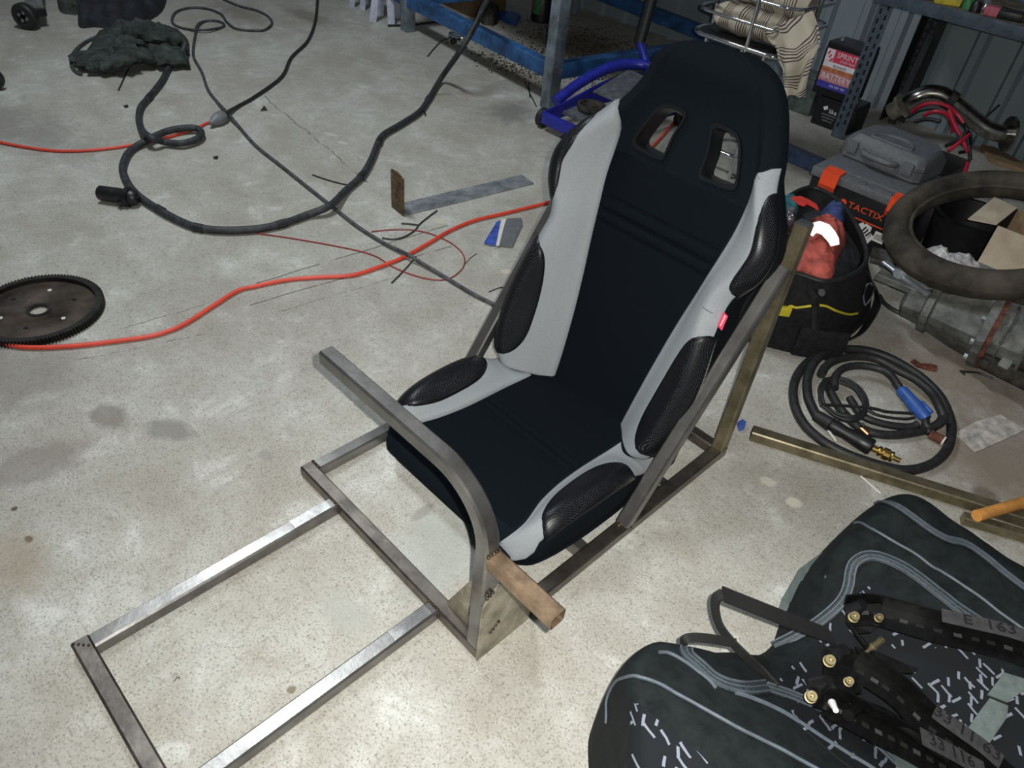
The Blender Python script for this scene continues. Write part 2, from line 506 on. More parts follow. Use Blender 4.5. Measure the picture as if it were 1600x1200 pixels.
    for (p1, p2, wd, jit, gt, dark) in [((400, 443), (700, 352), 0.0035, 0.004, 0.42, 0.85), ((390, 477), (705, 384), 0.004, 0.006, 0.40, 0.7),
                                        ((440, 486), (620, 432), 0.002, 0.01, 0.45, 0.6), ((412, 150), (575, 285), 0.004, 0.02, 0.45, 0.75),
                                        ((185, 514), (320, 475), 0.0025, 0.01, 0.48, 0.6), ((120, 562), (370, 515), 0.0025, 0.02, 0.5, 0.6)]:
        a, c = at(*p1), at(*p2)
        dv = (c - a)
        ln = dv.length
        dv.normalize()
        nv = Vector((-dv.y, dv.x))
        off = a.x * nv.x + a.y * nv.y
        al0 = a.x * dv.x + a.y * dv.y
        along = mathn('ADD', mathn('MULTIPLY', sp.outputs['X'], dv.x), mathn('MULTIPLY', sp.outputs['Y'], dv.y))
        dd = mathn('SUBTRACT', mathn('ADD', mathn('MULTIPLY', sp.outputs['X'], nv.x), mathn('MULTIPLY', sp.outputs['Y'], nv.y)), off)
        dd = mathn('ADD', dd, mathn('MULTIPLY', mathn('SUBTRACT', wob2, 0.5), jit * 3))
        dist = mathn('ABSOLUTE', dd)
        f = rng(dist, wd, wd * 0.4)
        f = mathn('MULTIPLY', f, mathn('GREATER_THAN', along, al0))
        f = mathn('MULTIPLY', f, mathn('LESS_THAN', along, al0 + ln))
        f = mathn('MULTIPLY', f, rng(gate, gt - 0.04, gt + 0.04))
        col = mix(mathn('MULTIPLY', f, dark), col, (0.10, 0.088, 0.07))
        height = mathn('SUBTRACT', height, mathn('MULTIPLY', f, 1.2))
    L(col, b.inputs['Base Color'])
    bp = nd(nt, 'ShaderNodeBump')
    bp.inputs['Strength'].default_value = 0.45
    bp.inputs['Distance'].default_value = 0.004
    L(height, bp.inputs['Height'])
    L(bp.outputs['Normal'], b.inputs['Normal'])
    b.inputs['Roughness'].default_value = 0.82
    b.inputs['Specular IOR Level'].default_value = 0.3
mat_floor()

# ------------------------------------------------------------------ mesh building
class MB:
    def __init__(self):
        self.v, self.f, self.uv = [], [], {}
    def add(self, verts, faces, uvs=None):
        o = len(self.v)
        self.v += [Vector(p) for p in verts]
        for fc in faces:
            self.f.append(tuple(i + o for i in fc))
        if uvs:
            for i, q in enumerate(uvs):
                self.uv[o + i] = q
        return self
    def box(self, c, s, M=None, bev=0.0):
        """box with centre c, full sizes s; bev chamfers the edges"""
        x, y, z = (q / 2 for q in s)
        if bev <= 0:
            vs = [(i*x, j*y, k*z) for i in (-1, 1) for j in (-1, 1) for k in (-1, 1)]
            fs = [(0, 1, 3, 2), (4, 6, 7, 5), (0, 4, 5, 1), (2, 3, 7, 6), (0, 2, 6, 4), (1, 5, 7, 3)]
        else:
            bm = bmesh.new()
            bmesh.ops.create_cube(bm, size=1.0)
            for v in bm.verts:
                v.co = Vector((v.co.x*2*x, v.co.y*2*y, v.co.z*2*z))
            bmesh.ops.bevel(bm, geom=bm.edges[:], offset=bev, segments=2, profile=0.6, affect='EDGES')
            bm.verts.index_update()
            vs = [v.co.copy() for v in bm.verts]
            fs = [[v.index for v in f.verts] for f in bm.faces]
            bm.free()
        c = Vector(c)
        vs = [(M @ Vector(p) if M else Vector(p)) + c for p in vs]
        return self.add(vs, fs)
    def sweep(self, path, prof, up=(0, 0, 1), closed=False, cap=True, scale=None, fixed_up=False, twist=None):
        """sweep a closed 2-D profile along a 3-D path"""
        P = [Vector(p) for p in path]
        n, m = len(P), len(prof)
        rings = []
        prev = None
        for i in range(n):
            if closed:
                t = P[(i+1) % n] - P[i-1]
            else:
                t = P[min(i+1, n-1)] - P[max(i-1, 0)]
            if t.length < 1e-9:
                t = Vector((0, 0, 1))
            t.normalize()
            if fixed_up or prev is None:
                u = Vector(up)
                if abs(u.dot(t)) > 0.98:
                    u = Vector((1, 0, 0))
            else:
                u = prev
            sd = t.cross(u)
            if sd.length < 1e-6:
                sd = t.orthogonal()
            sd.normalize()
            uu = sd.cross(t).normalized()
            prev = uu
            k = scale[i] if scale else 1.0
            rings.append([P[i] + sd*a*k + uu*b*k for a, b in prof])
        vs = [p for r in rings for p in r]
        fs = []
        for i in range(n if closed else n - 1):
            j = (i + 1) % n
            for k in range(m):
                l = (k + 1) % m
                fs.append((i*m+k, i*m+l, j*m+l, j*m+k))
        if cap and not closed:
            fs.append(tuple(range(m))[::-1])
            fs.append(tuple((n-1)*m + k for k in range(m)))
        return self.add(vs, fs)
    def tube(self, path, r, seg=10, **kw):
        return self.sweep(path, [(r*cos(2*pi*k/seg), r*sin(2*pi*k/seg)) for k in range(seg)], **kw)
    def bar(self, a, b, w, h, up=(0, 0, 1), bev=0.003):
        """rectangular bar between two points"""
        x, y = w/2, h/2
        e = min(bev, x*0.6, y*0.6)
        prof = [(-x+e, -y), (x-e, -y), (x, -y+e), (x, y-e), (x-e, y), (-x+e, y), (-x, y-e), (-x, -y+e)]
        return self.sweep([a, b], prof, up=up, fixed_up=True)
    def cyl(self, a, b, r, r2=None, seg=20):
        r2 = r if r2 is None else r2
        return self.tube([a, b], 1.0, seg, scale=[r, r2])
    def lathe(self, c, axis, prof, seg=32, cap=False):
        """prof: (radius, height) along axis"""
        ax = Vector(axis).normalized()
        s = ax.orthogonal().normalized()
        t = ax.cross(s)
        c = Vector(c)
        m = len(prof)
        vs = []
        for k in range(seg):
            a = 2*pi*k/seg
            d = s*cos(a) + t*sin(a)
            for r, h in prof:
                vs.append(c + d*r + ax*h)
        fs = []
        for k in range(seg):
            l = (k+1) % seg
            for i in range(m-1):
                fs.append((k*m+i, l*m+i, l*m+i+1, k*m+i+1))
        if cap:
            fs.append(tuple(k*m for k in range(seg))[::-1])
            fs.append(tuple(k*m+m-1 for k in range(seg)))
        return self.add(vs, fs)
    def prism(self, poly, d):
        """extrude planar polygon (3-D points) along vector d"""
        P = [Vector(p) for p in poly]
        d = Vector(d)
        n = len(P)
        vs = P + [p + d for p in P]
        fs = [tuple(range(n))[::-1], tuple(range(n, 2*n))] + [(i, (i+1) % n, n+(i+1) % n, n+i) for i in range(n)]
        return self.add(vs, fs)
    def grid(self, rows, uvs=None, thick=None):
        """surface through rows of points; thick gives it a back and a rim"""
        n, m = len(rows), len(rows[0])
        vs = [Vector(p) for r in rows for p in r]
        fs = [(i*m+k, i*m+k+1, (i+1)*m+k+1, (i+1)*m+k) for i in range(n-1) for k in range(m-1)]
        us = [q for r in uvs for q in r] if uvs else None
        if thick:
            nn = [Vector((0, 0, 0)) for _ in vs]
            for fc in fs:
                a, b, c, d = (vs[i] for i in fc)
                q = (c - a).cross(d - b)
                for i in fc:
                    nn[i] += q
            back = [v - q.normalized()*thick if q.length > 1e-12 else v.copy() for v, q in zip(vs, nn)]
            N = len(vs)
            bf = [tuple(N + i for i in fc)[::-1] for fc in fs]
            rim = [k for k in range(m)] + [i*m+m-1 for i in range(1, n)] + [(n-1)*m+k for k in range(m-2, -1, -1)] + [i*m for i in range(n-2, 0, -1)]
            R = len(rim)
            rf = [(rim[i], rim[i]+N, rim[(i+1) % R]+N, rim[(i+1) % R]) for i in range(R)]
            fs = fs + bf + rf
            vs = vs + back
            if us:
                us = us + us
        return self.add(vs, fs, us)
    def build(self, name, mat, parent=None, smooth=True, angle=40, origin=None, fixn=True):
        if parent is not None:
            org = Vector(parent['_w']) if '_w' in parent else Vector((0, 0, 0))
        elif origin is not None:
            org = Vector(origin)
        else:
            n = len(self.v)
            org = Vector((sum(p.x for p in self.v)/n, sum(p.y for p in self.v)/n, min(p.z for p in self.v)))
        me = bpy.data.meshes.new(name)
        me.from_pydata([p - org for p in self.v], [], self.f)
        if self.uv:
            lay = me.uv_layers.new(name='UVMap')
            for lp in me.loops:
                lay.data[lp.index].uv = self.uv.get(lp.vertex_index, (0, 0))
        if fixn:
            bm = bmesh.new()
            bm.from_mesh(me)
            bmesh.ops.recalc_face_normals(bm, faces=bm.faces)
            bm.to_mesh(me)
            bm.free()
        me.materials.append(MATS[mat])
        me.update()
        if smooth:
            for p in me.polygons:
                p.use_smooth = True
            try:
                me.set_sharp_from_angle(angle=radians(angle))
            except Exception:
                pass
        o = bpy.data.objects.new(name, me)
        COL.objects.link(o)
        if parent is not None:
            o.parent = parent
            o['_w'] = list(org)
        else:
            o.location = org
            o['_w'] = list(org)
        return o

def tag(o, label=None, cat=None, group=None, kind=None):
    if label:
        o['label'] = label
    if cat:
        o['category'] = cat
    if group:
        o['group'] = group
    if kind:
        o['kind'] = kind
    return o
def thing(name, label, cat, loc, group=None):
    o = bpy.data.objects.new(name, None)
    o.empty_display_size = 0.05
    COL.objects.link(o)
    o.location = loc
    o['_w'] = list(loc)
    return tag(o, label, cat, group)
def text(s, size, M, mat, parent, name='lettering', ext=0.0006, sx=1.0):
    cu = bpy.data.curves.new(name, 'FONT')
    cu.body = s
    cu.size = size
    cu.extrude = ext
    cu.align_x = 'CENTER'
    cu.align_y = 'CENTER'
    cu.resolution_u = 2
    t = bpy.data.objects.new(name, cu)
    COL.objects.link(t)
    bpy.context.view_layer.update()
    dg = bpy.context.evaluated_depsgraph_get()
    me = bpy.data.meshes.new_from_object(t.evaluated_get(dg))
    bpy.data.objects.remove(t)
    org = Vector(parent['_w'])
    for v in me.vertices:
        v.co = M @ Vector((v.co.x*sx, v.co.y, v.co.z)) - org
    me.materials.clear()
    me.materials.append(MATS[mat])
    o = bpy.data.objects.new(name, me)
    COL.objects.link(o)
    o.parent = parent
    o['_w'] = list(org)
    return o
def frame_m(origin, xa, ya):
    xa = Vector(xa).normalized()
    za = xa.cross(Vector(ya)).normalized()
    ya = za.cross(xa)
    return Matrix(((xa.x, ya.x, za.x, origin[0]), (xa.y, ya.y, za.y, origin[1]), (xa.z, ya.z, za.z, origin[2]), (0, 0, 0, 1)))

# ------------------------------------------------------------------ the setting
fl = MB()
fl.add([(-9, -2.5, 0), (3.5, -2.5, 0), (3.5, 4.6, 0), (-9, 4.6, 0), (-9, -2.5, -0.12), (3.5, -2.5, -0.12), (3.5, 4.6, -0.12), (-9, 4.6, -0.12)],
       [(0, 1, 2, 3), (7, 6, 5, 4), (0, 4, 5, 1), (1, 5, 6, 2), (2, 6, 7, 3), (3, 7, 4, 0)])
tag(fl.build('floor', 'concrete', origin=(0, 0, 0), smooth=False), 'worn grey concrete slab with stains and saw cuts', kind='structure')
# ribbed steel wall sheet, trapezoid ribs every 0.19 m
wl = MB()
prof = []
x = -9.0
while x < 3.5:
    prof += [(x, 0.0), (x+0.105, 0.0), (x+0.122, -0.028), (x+0.155, -0.028), (x+0.172, 0.0)]
    x += 0.19
rows = [[(px_, 4.2 + py_, z) for px_, py_ in prof] for z in (0.0, 0.6, 1.2, 2.6)]
wl.grid(rows, thick=0.004)
tag(wl.build('wall_back', 'wall_sheet', origin=(0, 4.2, 0), smooth=False, fixn=False), 'ribbed blue-grey steel sheet wall', kind='structure')

# ------------------------------------------------------------------ welded steel seat frame
T = 0.030
fr = thing('simulator_rig', 'bare steel square tube frame carrying the racing seat', 'frame', (-0.764, 0.92, 0))
def tb(name, a, b, mat='steel', parent=fr, up=(0, 0, 1), w=T):
    return MB().bar(a, b, w, w, up=up, bev=0.0035).build(name, mat, parent)
XL, XR, YF, YB = -1.037, -0.491, 0.537, 1.320
Z0 = T/2 + 0.0005
tb('base_tube', (XL-T/2, YF, Z0), (XR+T/2, YF, Z0), 'steel_dark')
tb('base_tube', (XL, YF+T/2, Z0), (XL, YB-T/2, Z0), 'steel')
tb('base_tube', (XR, YF+T/2, Z0), (XR, YB-T/2, Z0), 'steel_dark')
tb('base_tube', (XL-T/2, YB, Z0), (XR+T/2, YB, Z0), 'steel_dark')
for y in (0.842, 1.118):
    tb('cross_tube', (XL+T/2, y, Z0), (XR-T/2, y, Z0), 'steel')
# pedal extension
XPL, XPR, YP = -0.925, -0.597, 0.0215
tb('pedal_tube', (XPL, YP+T/2, Z0), (XPL, YF-T/2, Z0), 'steel')
tb('pedal_tube', (XPR, YP+T/2, Z0), (XPR, YF-T/2, Z0), 'steel')
tb('pedal_tube', (XPL-T/2, YP, Z0), (XPR+T/2, YP, Z0), 'steel_dark')
# bright ground spots where welds were cleaned
for x in (XPL, XPR):
    MB().box((x, YF-T/2-0.055, T+0.0012), (T-0.007, 0.085, 0.0008)).build('ground_patch', 'steel_bright', fr, smooth=False)
# rear uprights and diagonal stays
for x, m in ((XL, 'steel_dark'), (XR, 'steel_olive')):
    tb('upright', (x, YB, T), (x, YB, 0.625), m, up=(0, 1, 0))
    tb('diagonal_stay', (x, 0.955, T*0.9), (x, YB-T*0.62, 0.535), 'steel', up=(0, 1, 0))
    MB().box((x, YB, 0.6262), (T-0.004, T-0.004, 0.002)).build('tube_cap', 'steel_bright', fr, smooth=False)
# bent steering arm: horizontal arm, radius bend, post down to the front corner
zt, rb = 0.413, 0.115
path = [(-0.925, YF, zt), (XR-rb, YF, zt)]
for k in range(1, 13):
    a = pi/2 * k/12
    path.append((XR-rb+rb*sin(a), YF, zt-rb+rb*cos(a)))
path.append((XR, YF, T))
x_ = T/2
e_ = 0.004
sq = [(-x_+e_, -x_), (x_-e_, -x_), (x_, -x_+e_), (x_, x_-e_), (x_-e_, x_), (-x_+e_, x_), (-x_, x_-e_), (-x_, -x_+e_)]
MB().sweep(path, sq, up=(0, 1, 0), fixed_up=True).build('steering_arm', 'steel', fr)
MB().sweep([(-0.9262, YF, zt), (-0.9242, YF, zt)], [(a*0.86, b*0.86) for a, b in sq], up=(0, 1, 0), fixed_up=True).build('tube_end', 'steel_bright', fr)
# brown stub tube sticking out sideways from the post
stub = MB()
sx0, sx1, sz = XR+T/2, -0.335, 0.285
sq_in = [(a*0.84, b*0.84) for a, b in sq]
stub.sweep([(sx0, YF, sz), (sx1, YF, sz)], sq, up=(0, 0, 1), fixed_up=True, cap=False)
stub.sweep([(sx0, YF, sz), (sx1, YF, sz)], sq_in, up=(0, 0, 1), fixed_up=True, cap=False)
stub.grid([[(sx1, YF+a, sz+b) for a, b in sq+sq[:1]], [(sx1, YF+a, sz+b) for a, b in sq_in+sq_in[:1]]])
stub.build('stub_tube', 'steel_brown', fr, fixn=False)
MB().sweep([(sx1-0.03, YF, sz), (sx1-0.028, YF, sz)], sq_in, up=(0, 0, 1), fixed_up=True).build('stub_plug', 'steel_bright', fr)
# gusset plates at the foot of the post
xg = XR + T/2
MB().prism([(xg, YF-T/2-0.001, 0.001), (xg, YF+0.115, 0.001), (xg, YF+0.118, 0.034), (xg, YF+0.036, 0.195), (xg, YF+0.02, 0.205), (xg, YF-T/2, 0.165)], (0.004, 0, 0)).build('gusset_plate', 'plate_steel', fr, smooth=False)
yg = YF + 0.006
MB().prism([(XR-T/2, yg, T+0.001), (XR-T/2-0.075, yg, T+0.001), (XR-T/2-0.072, yg, T+0.02), (XR-T/2-0.006, yg, 0.20), (XR-T/2, yg, 0.20)], (0, 0.004, 0)).build('gusset_plate', 'plate_steel', fr, smooth=False)
def weld(pts, r=0.0035):
    b = MB()
    for p in pts:
        b.lathe(p, (0, 0, 1), [(0.0005, -r), (r*0.8, -r*0.6), (r, 0), (r*0.8, r*0.6), (0.0005, r)], seg=7)
    return b.build('weld_bead', 'weld', fr)
weld([(XR-T/2-0.001, YF-0.006, 0.035+0.006*k) for k in range(6)])
weld([(XR-T/2-0.001, YF-0.008, 0.10+0.006*k) for k in range(5)])
weld([(XR-T/2, YF-0.004, 0.155+0.006*k) for k in range(4)])
weld([(XR+T/2+0.004, YF-0.008+0.006*k, 0.19+0.003*k) for k in range(3)])
weld([(XR+T/2+0.0045, YF+0.01+0.006*k, 0.07+0.005*k) for k in range(4)])
weld([(XR, 0.938+0.006*k, 0.034) for k in range(3)], 0.005)
weld([(XR+0.013, YB-0.012+0.006*k, 0.032) for k in range(4)])
weld([(XL+0.006*k, YF+T/2, 0.031) for k in range(-2, 3)])
weld([(XPR-0.012+0.006*k, YF-T/2, 0.031) for k in range(5)])
weld([(XPL-0.012+0.006*k, YF-T/2, 0.031) for k in range(5)])
weld([(XPL-T/2+0.004+0.006*k, YP-T/2+0.004+0.006*k, 0.031) for k in range(4)], 0.0025)
weld([(sx0+0.001, YF-0.012+0.006*k, sz+T/2) for k in range(5)])

# ------------------------------------------------------------------ racing seat
XC = -0.763
th = math.atan(0.294)
SO = Vector((XC, 1.12, 0.06))
SB = Vector((0, sin(th), cos(th)))
SN = Vector((0, -cos(th), sin(th)))
seat = thing('racing_seat', 'black and grey reclined racing bucket seat with two harness slots', 'seat', (XC, 0.95, 0.032))
A_T = [(0, .108), (.06, .110), (.11, .113), (.2, .121), (.3, .133), (.39, .147), (.47, .158), (.53, .166), (.59, .168), (.64, .168), (.66, .174), (.67, .185), (.678, .20)]
W_T = [(0, .185), (.02, .21), (.05, .236), (.1, .254), (.2, .262), (.27, .257), (.34, .245), (.385, .239), (.412, .238), (.44, .246), (.48, .268), (.53, .275), (.57, .263), (.61, .240), (.65, .214), (.68, .199), (.735, .172), (.775, .155), (.80, .138), (.82, .112), (.832, .080), (.838, .05)]
D_T = [(0, .075), (.06, .098), (.1, .100), (.2, .090), (.35, .075), (.4, .066), (.44, .066), (.55, .068), (.60, .062), (.64, .046), (.68, .024), (.72, 0.008), (.76, 0.0), (.84, 0.0)]
C_T = [(0, .004), (.1, 0), (.5, 0), (.62, -.004), (.70, -.002), (.75, .012), (.79, .028), (.82, .026), (.838, .006)]
TB_T = [(0, .05), (.04, .07), (.45, .07), (.56, .046), (.70, .042), (.78, .045), (.82, .035), (.838, .018)]
AS_T = [(0, .108), (.06, .110), (.11, .113), (.2, .121), (.3, .133), (.39, .147), (.47, .158), (.53, .166), (.58, .167), (.62, .162), (.66, .150), (.70, .132), (.74, .115), (.79, .09), (.82, .06), (.838, .008)]
def sec_back(h):
    a, W, D, c, t = (sm_tab(q, h) for q in (AS_T, W_T, D_T, C_T, TB_T))
    a = max(a, 0.006)
    k = max(W - 0.032, a + 0.004)
    m = a + (k - a)*0.55
    return [(0, c), (a*0.5, c), (a*0.9, c+0.002), (a + (k-a)*0.12, c + D*0.16), (m, c + D*0.66), (k, c + D),
            (W-0.007, c + D - 0.014), (W, c + D - 0.036), (W-0.004, (c + D - 0.036 - t*0.6)/2), (W-0.012, -t*0.72), (max(W-0.045, 0.004), -t), (0.0, -t)]
NS = 6
def sec_dense(sec, h):
    p = catmull([(x, y, 0) for x, y in sec(h)], NS)
    return [(q.x, q.y) for q in p]
def back_pt(u, h, d):
    return SO + Vector((1, 0, 0))*u + SB*h + SN*d
def ring_pts(d):
    full = d + [(-x, y) for x, y in d[-2:0:-1]]
    return full
hs = [i*0.02 for i in range(0, 33)] + [.65, .66, .67, .68, .70, .72, .735, .75, .765, .78, .79, .80, .81, .82, .826, .832, .838]
sh = MB()
rings = [[back_pt(u, h, d) for u, d in ring_pts(sec_dense(sec_back, h))] for h in hs]
m_ = len(rings[0])
vs = [p for r in rings for p in r]
fs = [(i*m_+k, i*m_+(k+1) % m_, (i+1)*m_+(k+1) % m_, (i+1)*m_+k) for i in range(len(hs)-1) for k in range(m_)]
fs.append(tuple(range(m_))[::-1])
fs.append(tuple((len(hs)-1)*m_ + k for k in range(m_)))
sh.add(vs, fs)
backrest = sh.build('backrest', 'seat_black', seat, angle=70)
# harness slots cut right through the backrest
HOLE = [(.046, .611), (.043, .655), (.0335, .690), (.040, .7035), (.070, .7045), (.093, .697), (.106, .678), (.121, .640), (.127, .617), (.118, .607), (.085, .604), (.056, .604)]
hc = Vector((sum(p[0] for p in HOLE)/len(HOLE), sum(p[1] for p in HOLE)/len(HOLE), 0))
def hole_loop(k, side):
    pts = catmull([(hc.x + (x-hc.x)*k, hc.y + (y-hc.y)*k, 0) for x, y in HOLE], 3, closed=True)
    return [(side*p.x, p.y) for p in pts]
for side in (-1, 1):
    cut = MB()
    lp = hole_loop(0.93, side)
    n = len(lp)
    cut.add([back_pt(u, h, 0.15) for u, h in lp] + [back_pt(u, h, -0.2) for u, h in lp],
            [tuple(range(n)), tuple(range(n, 2*n))[::-1]] + [(i, n+i, n+(i+1) % n, (i+1) % n) for i in range(n)])
    co = cut.build('slot_cutter', 'seat_black', seat)
    md = backrest.modifiers.new('slot', 'BOOLEAN')
    md.operation = 'DIFFERENCE'
    md.solver = 'EXACT'
    md.object = co
    bpy.context.view_layer.update()
    dg = bpy.context.evaluated_depsgraph_get()
    me2 = bpy.data.meshes.new_from_object(backrest.evaluated_get(dg))
    backrest.modifiers.clear()
    backrest.data = me2
    bpy.data.objects.remove(co)
for p in backrest.data.polygons:
    p.use_smooth = True
backrest.data.set_sharp_from_angle(angle=radians(60))
def surf_d(u, h):
    d = sec_dense(sec_back, h)
    u = abs(u)
    for (x0, y0), (x1, y1) in zip(d, d[1:]):
        if x0 <= u <= x1:
            return y0 + (y1-y0)*((u-x0)/max(1e-6, x1-x0))
    return d[-1][1]
for side in (-1, 1):
    bz = MB()
    L0, L1, L2, L3 = hole_loop(1.12, side), hole_loop(1.07, side), hole_loop(0.93, side), hole_loop(0.86, side)
    rows = [[back_pt(u, h, surf_d(u, h)-0.002) for u, h in L0], [back_pt(u, h, surf_d(u, h)+0.006) for u, h in L1],
            [back_pt(u, h, surf_d(u, h)+0.006) for u, h in L2], [back_pt(u, h, surf_d(u, h)-0.004) for u, h in L3],
            [back_pt(u, h, -0.046) for u, h in L3], [back_pt(u, h, -0.049) for u, h in L1], [back_pt(u, h, -0.040) for u, h in L1]]
    rows = [r + r[:1] for r in rows]
    bz.grid(rows)
    bz.build('harness_bezel', 'bezel_plastic', seat, angle=50)

def seclen_index(d, u):
    """fractional index on the dense section where the front first reaches u"""
    for i, ((x0, _), (x1, _)) in enumerate(zip(d, d[1:])):
        if x0 <= u <= x1 or x1 >= u:
            return i + (u-x0)/max(1e-6, x1-x0)
    return (len(d)-1)*0.55
def sec_at(d, i):
    i = max(0, min(len(d)-1.001, i))
    k = int(i)
    t = i-k
    p = (d[k][0] + (d[k+1][0]-d[k][0])*t, d[k][1] + (d[k+1][1]-d[k][1])*t)
    k2 = min(max(k, 1), len(d)-2)
    tx, ty = d[k2+1][0]-d[k2-1][0], d[k2+1][1]-d[k2-1][1]
    l = sqrt(tx*tx+ty*ty) or 1
    return p, (-ty/l, tx/l)
def patch(sec, place, hlist, inner, outer, side, off, edge, name, mat, ncol=22, embed=0.002, rowoff=None, lift=None):
    """upholstery panel lying on a lofted body. inner/outer: u on the front, or ('s', index) on the section"""
    rows, uvs = [], []
    h0, h1 = hlist[0], hlist[-1]
    for h in hlist:
        d = sec_dense(sec, h)
        ia = inner(h)
        ib = outer(h)
        ia = ia[1]*NS if isinstance(ia, tuple) else seclen_index(d, ia)
        ib = ib[1]*NS if isinstance(ib, tuple) else seclen_index(d, ib)
        row, ur = [], []
        run = 0
        last = None
        for j in range(ncol+1):
            p, nn = sec_at(d, ia + (ib-ia)*j/ncol)
            if last:
                run += sqrt((p[0]-last[0])**2 + (p[1]-last[1])**2)
            last = p
            ur.append(run)
            row.append((p, nn))
        tot = run
        r3, u3 = [], []
        for (p, nn), s in zip(row, ur):
            e = min(s, tot-s, h-h0, h1-h)
            q = max(0.0, min(1.0, e/edge))
            o = -embed + (off+embed)*sqrt(1-(1-q)**2)
            if rowoff:
                o += rowoff(h)
            r3.append(place(side*(p[0]+nn[0]*o), h, p[1]+nn[1]*o))
            u3.append((s, h))
        rows.append(r3)
        uvs.append(u3)
    b = MB()
    b.grid(rows, uvs, thick=0.004)
    return b.build(name, mat, seat, angle=60)
def frange(a, b, n):
    return [a + (b-a)*i/n for i in range(n+1)]
def inset(a, b, n, e):
    """row values clustered at both ends"""
    return sorted(set([a, a+e*0.08, a+e*0.25, a+e*0.55] + frange(a+e, b-e, n) + [b-e*0.55, b-e*0.25, b-e*0.08, b]))
A_in = lambda h: sm_tab(A_T, h)
UP_T = [(.43, .256), (.436, .240), (.447, .228), (.47, .229), (.50, .235), (.53, .238), (.57, .228), (.60, .218), (.62, .212), (.632, .211), (.64, .219)]
LO_T = [(.055, .226), (.066, .204), (.085, .188), (.12, .179), (.17, .180), (.24, .186), (.29, .194), (.32, .203), (.34, .216), (.352, .236)]
for side in (-1, 1):
    patch(sec_back, back_pt, inset(.035, .677, 44, .006), A_in, lambda h: ('s', 6.35), side, 0.0035, 0.004, 'side_panel', 'seat_grey')
    patch(sec_back, back_pt, inset(.43, .64, 26, .02), lambda h: sm_tab(UP_T, h), lambda h: ('s', 6.75), side, 0.009, 0.012, 'bolster_pad', 'perf_leather', embed=0.004)
    patch(sec_back, back_pt, inset(.055, .352, 30, .02), lambda h: sm_tab(LO_T, h), lambda h: ('s', 6.75), side, 0.009, 0.012, 'bolster_pad', 'perf_leather', embed=0.004)
# seams across the grey side panels
for side in (-1, 1):
    pts = []
    for k in range(11):
        u = 0.152 + 0.070*k/10
        h = 0.398 - 0.006*k/10
        pts.append(back_pt(side*u, h, surf_d(u, h)+0.0034))
    MB().tube(pts, 0.0012, 6).build('seam', 'seat_seam', seat)
# centre insert with three stitched channels
GR = (.432, .459, .489)
hrow = set(inset(.012, .585, 28, .01))
for g_ in GR:
    hrow |= {g_+.010, g_+.0135, g_+.018, g_-.006, g_-.003, g_-.0012, g_, g_+.0012, g_+.003, g_+.006}
def groove(h, gs=GR):
    roll = 0
    for g0, g1 in zip(gs, gs[1:]):
        if g0 < h < g1:
            roll = 0.006*sin(pi*(h-g0)/(g1-g0))
    return -sum(0.006*max(0, 1-abs(h-q)/0.0035) for q in gs) + roll
ins = MB()
rows = []
hl = sorted(hrow)
for h in hl:
    a = A_in(h) - 0.003
    r = []
    for j in range(33):
        t = -1 + 2*j/32
        u = a*t
        e = min(a-abs(u), h-hl[0], hl[-1]-h)
        q = max(0, min(1, e/0.006))
        r.append(back_pt(u, h, surf_d(u, h) - 0.002 + 0.0055*sqrt(1-(1-q)**2) + groove(h)*q))
    rows.append(r)
ins.grid(rows, thick=0.003)
ins.build('back_insert', 'seat_insert', seat, angle=50)
# red fabric tag on the right bolster
tagp = [back_pt(0.238, 0.372, 0.058), back_pt(0.236, 0.402, 0.056)]
M = frame_m((0, 0, 0), SB, Vector((0.75, -0.55, 0.2)))
rt = MB()
yv = Vector((M[0][1], M[1][1], M[2][1]))
zv = Vector((M[0][2], M[1][2], M[2][2]))
rt.prism([tagp[0], tagp[1], tagp[1]+yv*0.020, tagp[0]+yv*0.020], zv*0.0015)
ro = rt.build('brand_tag', 'red_tag', seat, smooth=False)
ro['label'] = 'small red fabric tag'
for k in range(5):
    p = tagp[0] + yv*0.0075 + SB*(0.005+0.0048*k)
    MB().prism([p, p+SB*0.003, p+SB*0.003+yv*0.005, p+yv*0.005], zv*0.0021).build('tag_lettering', 'tag_white', ro, smooth=False)

# ---- cushion
AC_T = [(.685, .160), (.71, .174), (.74, .177), (.77, .169), (.80, .160), (.86, .151), (.92, .148), (1.0, .148), (1.1, .146), (1.25, .146)]
WC_T = [(.685, .195), (.70, .215), (.73, .236), (.82, .250), (.95, .254), (1.04, .249), (1.15, .238), (1.22, .225), (1.26, .19)]
DC_T = [(.685, .0), (.71, .006), (.74, .022), (.78, .038), (.85, .046), (.94, .046), (.99, .036), (1.03, .016), (1.08, .004), (1.26, 0)]
ZC_T = [(.685, .060), (.690, .076), (.70, .090), (.72, .102), (.76, .108), (.9, .106), (1.1, .098), (1.2, .096), (1.26, .09)]
ZB_T = [(.685, .052), (.692, .044), (.705, .038), (.73, .036), (1.22, .036), (1.26, .05)]
def sec_cush(y):
    a, W, D, c, zb = (sm_tab(q, y) for q in (AC_T, WC_T, DC_T, ZC_T, ZB_T))
    k = max(W-0.030, a+0.003)
    m = a + (k-a)*0.5
    hgt = c + D - zb
    return [(0, c), (a*0.5, c+0.001), (a*0.9, c+0.002), (a+(k-a)*0.12, c+D*0.18+0.001), (m, c+D*0.68), (k, c+D),
            (W-0.007, c+D-min(0.013, hgt*0.2)), (W, c+D-min(0.034, hgt*0.45)), (W-0.002, (c+D+zb)/2-hgt*0.1), (W-0.010, zb+hgt*0.12), (W-0.03, zb), (0, zb)]
def cush_pt(u, y, z):
    return Vector((XC+u, y, z))
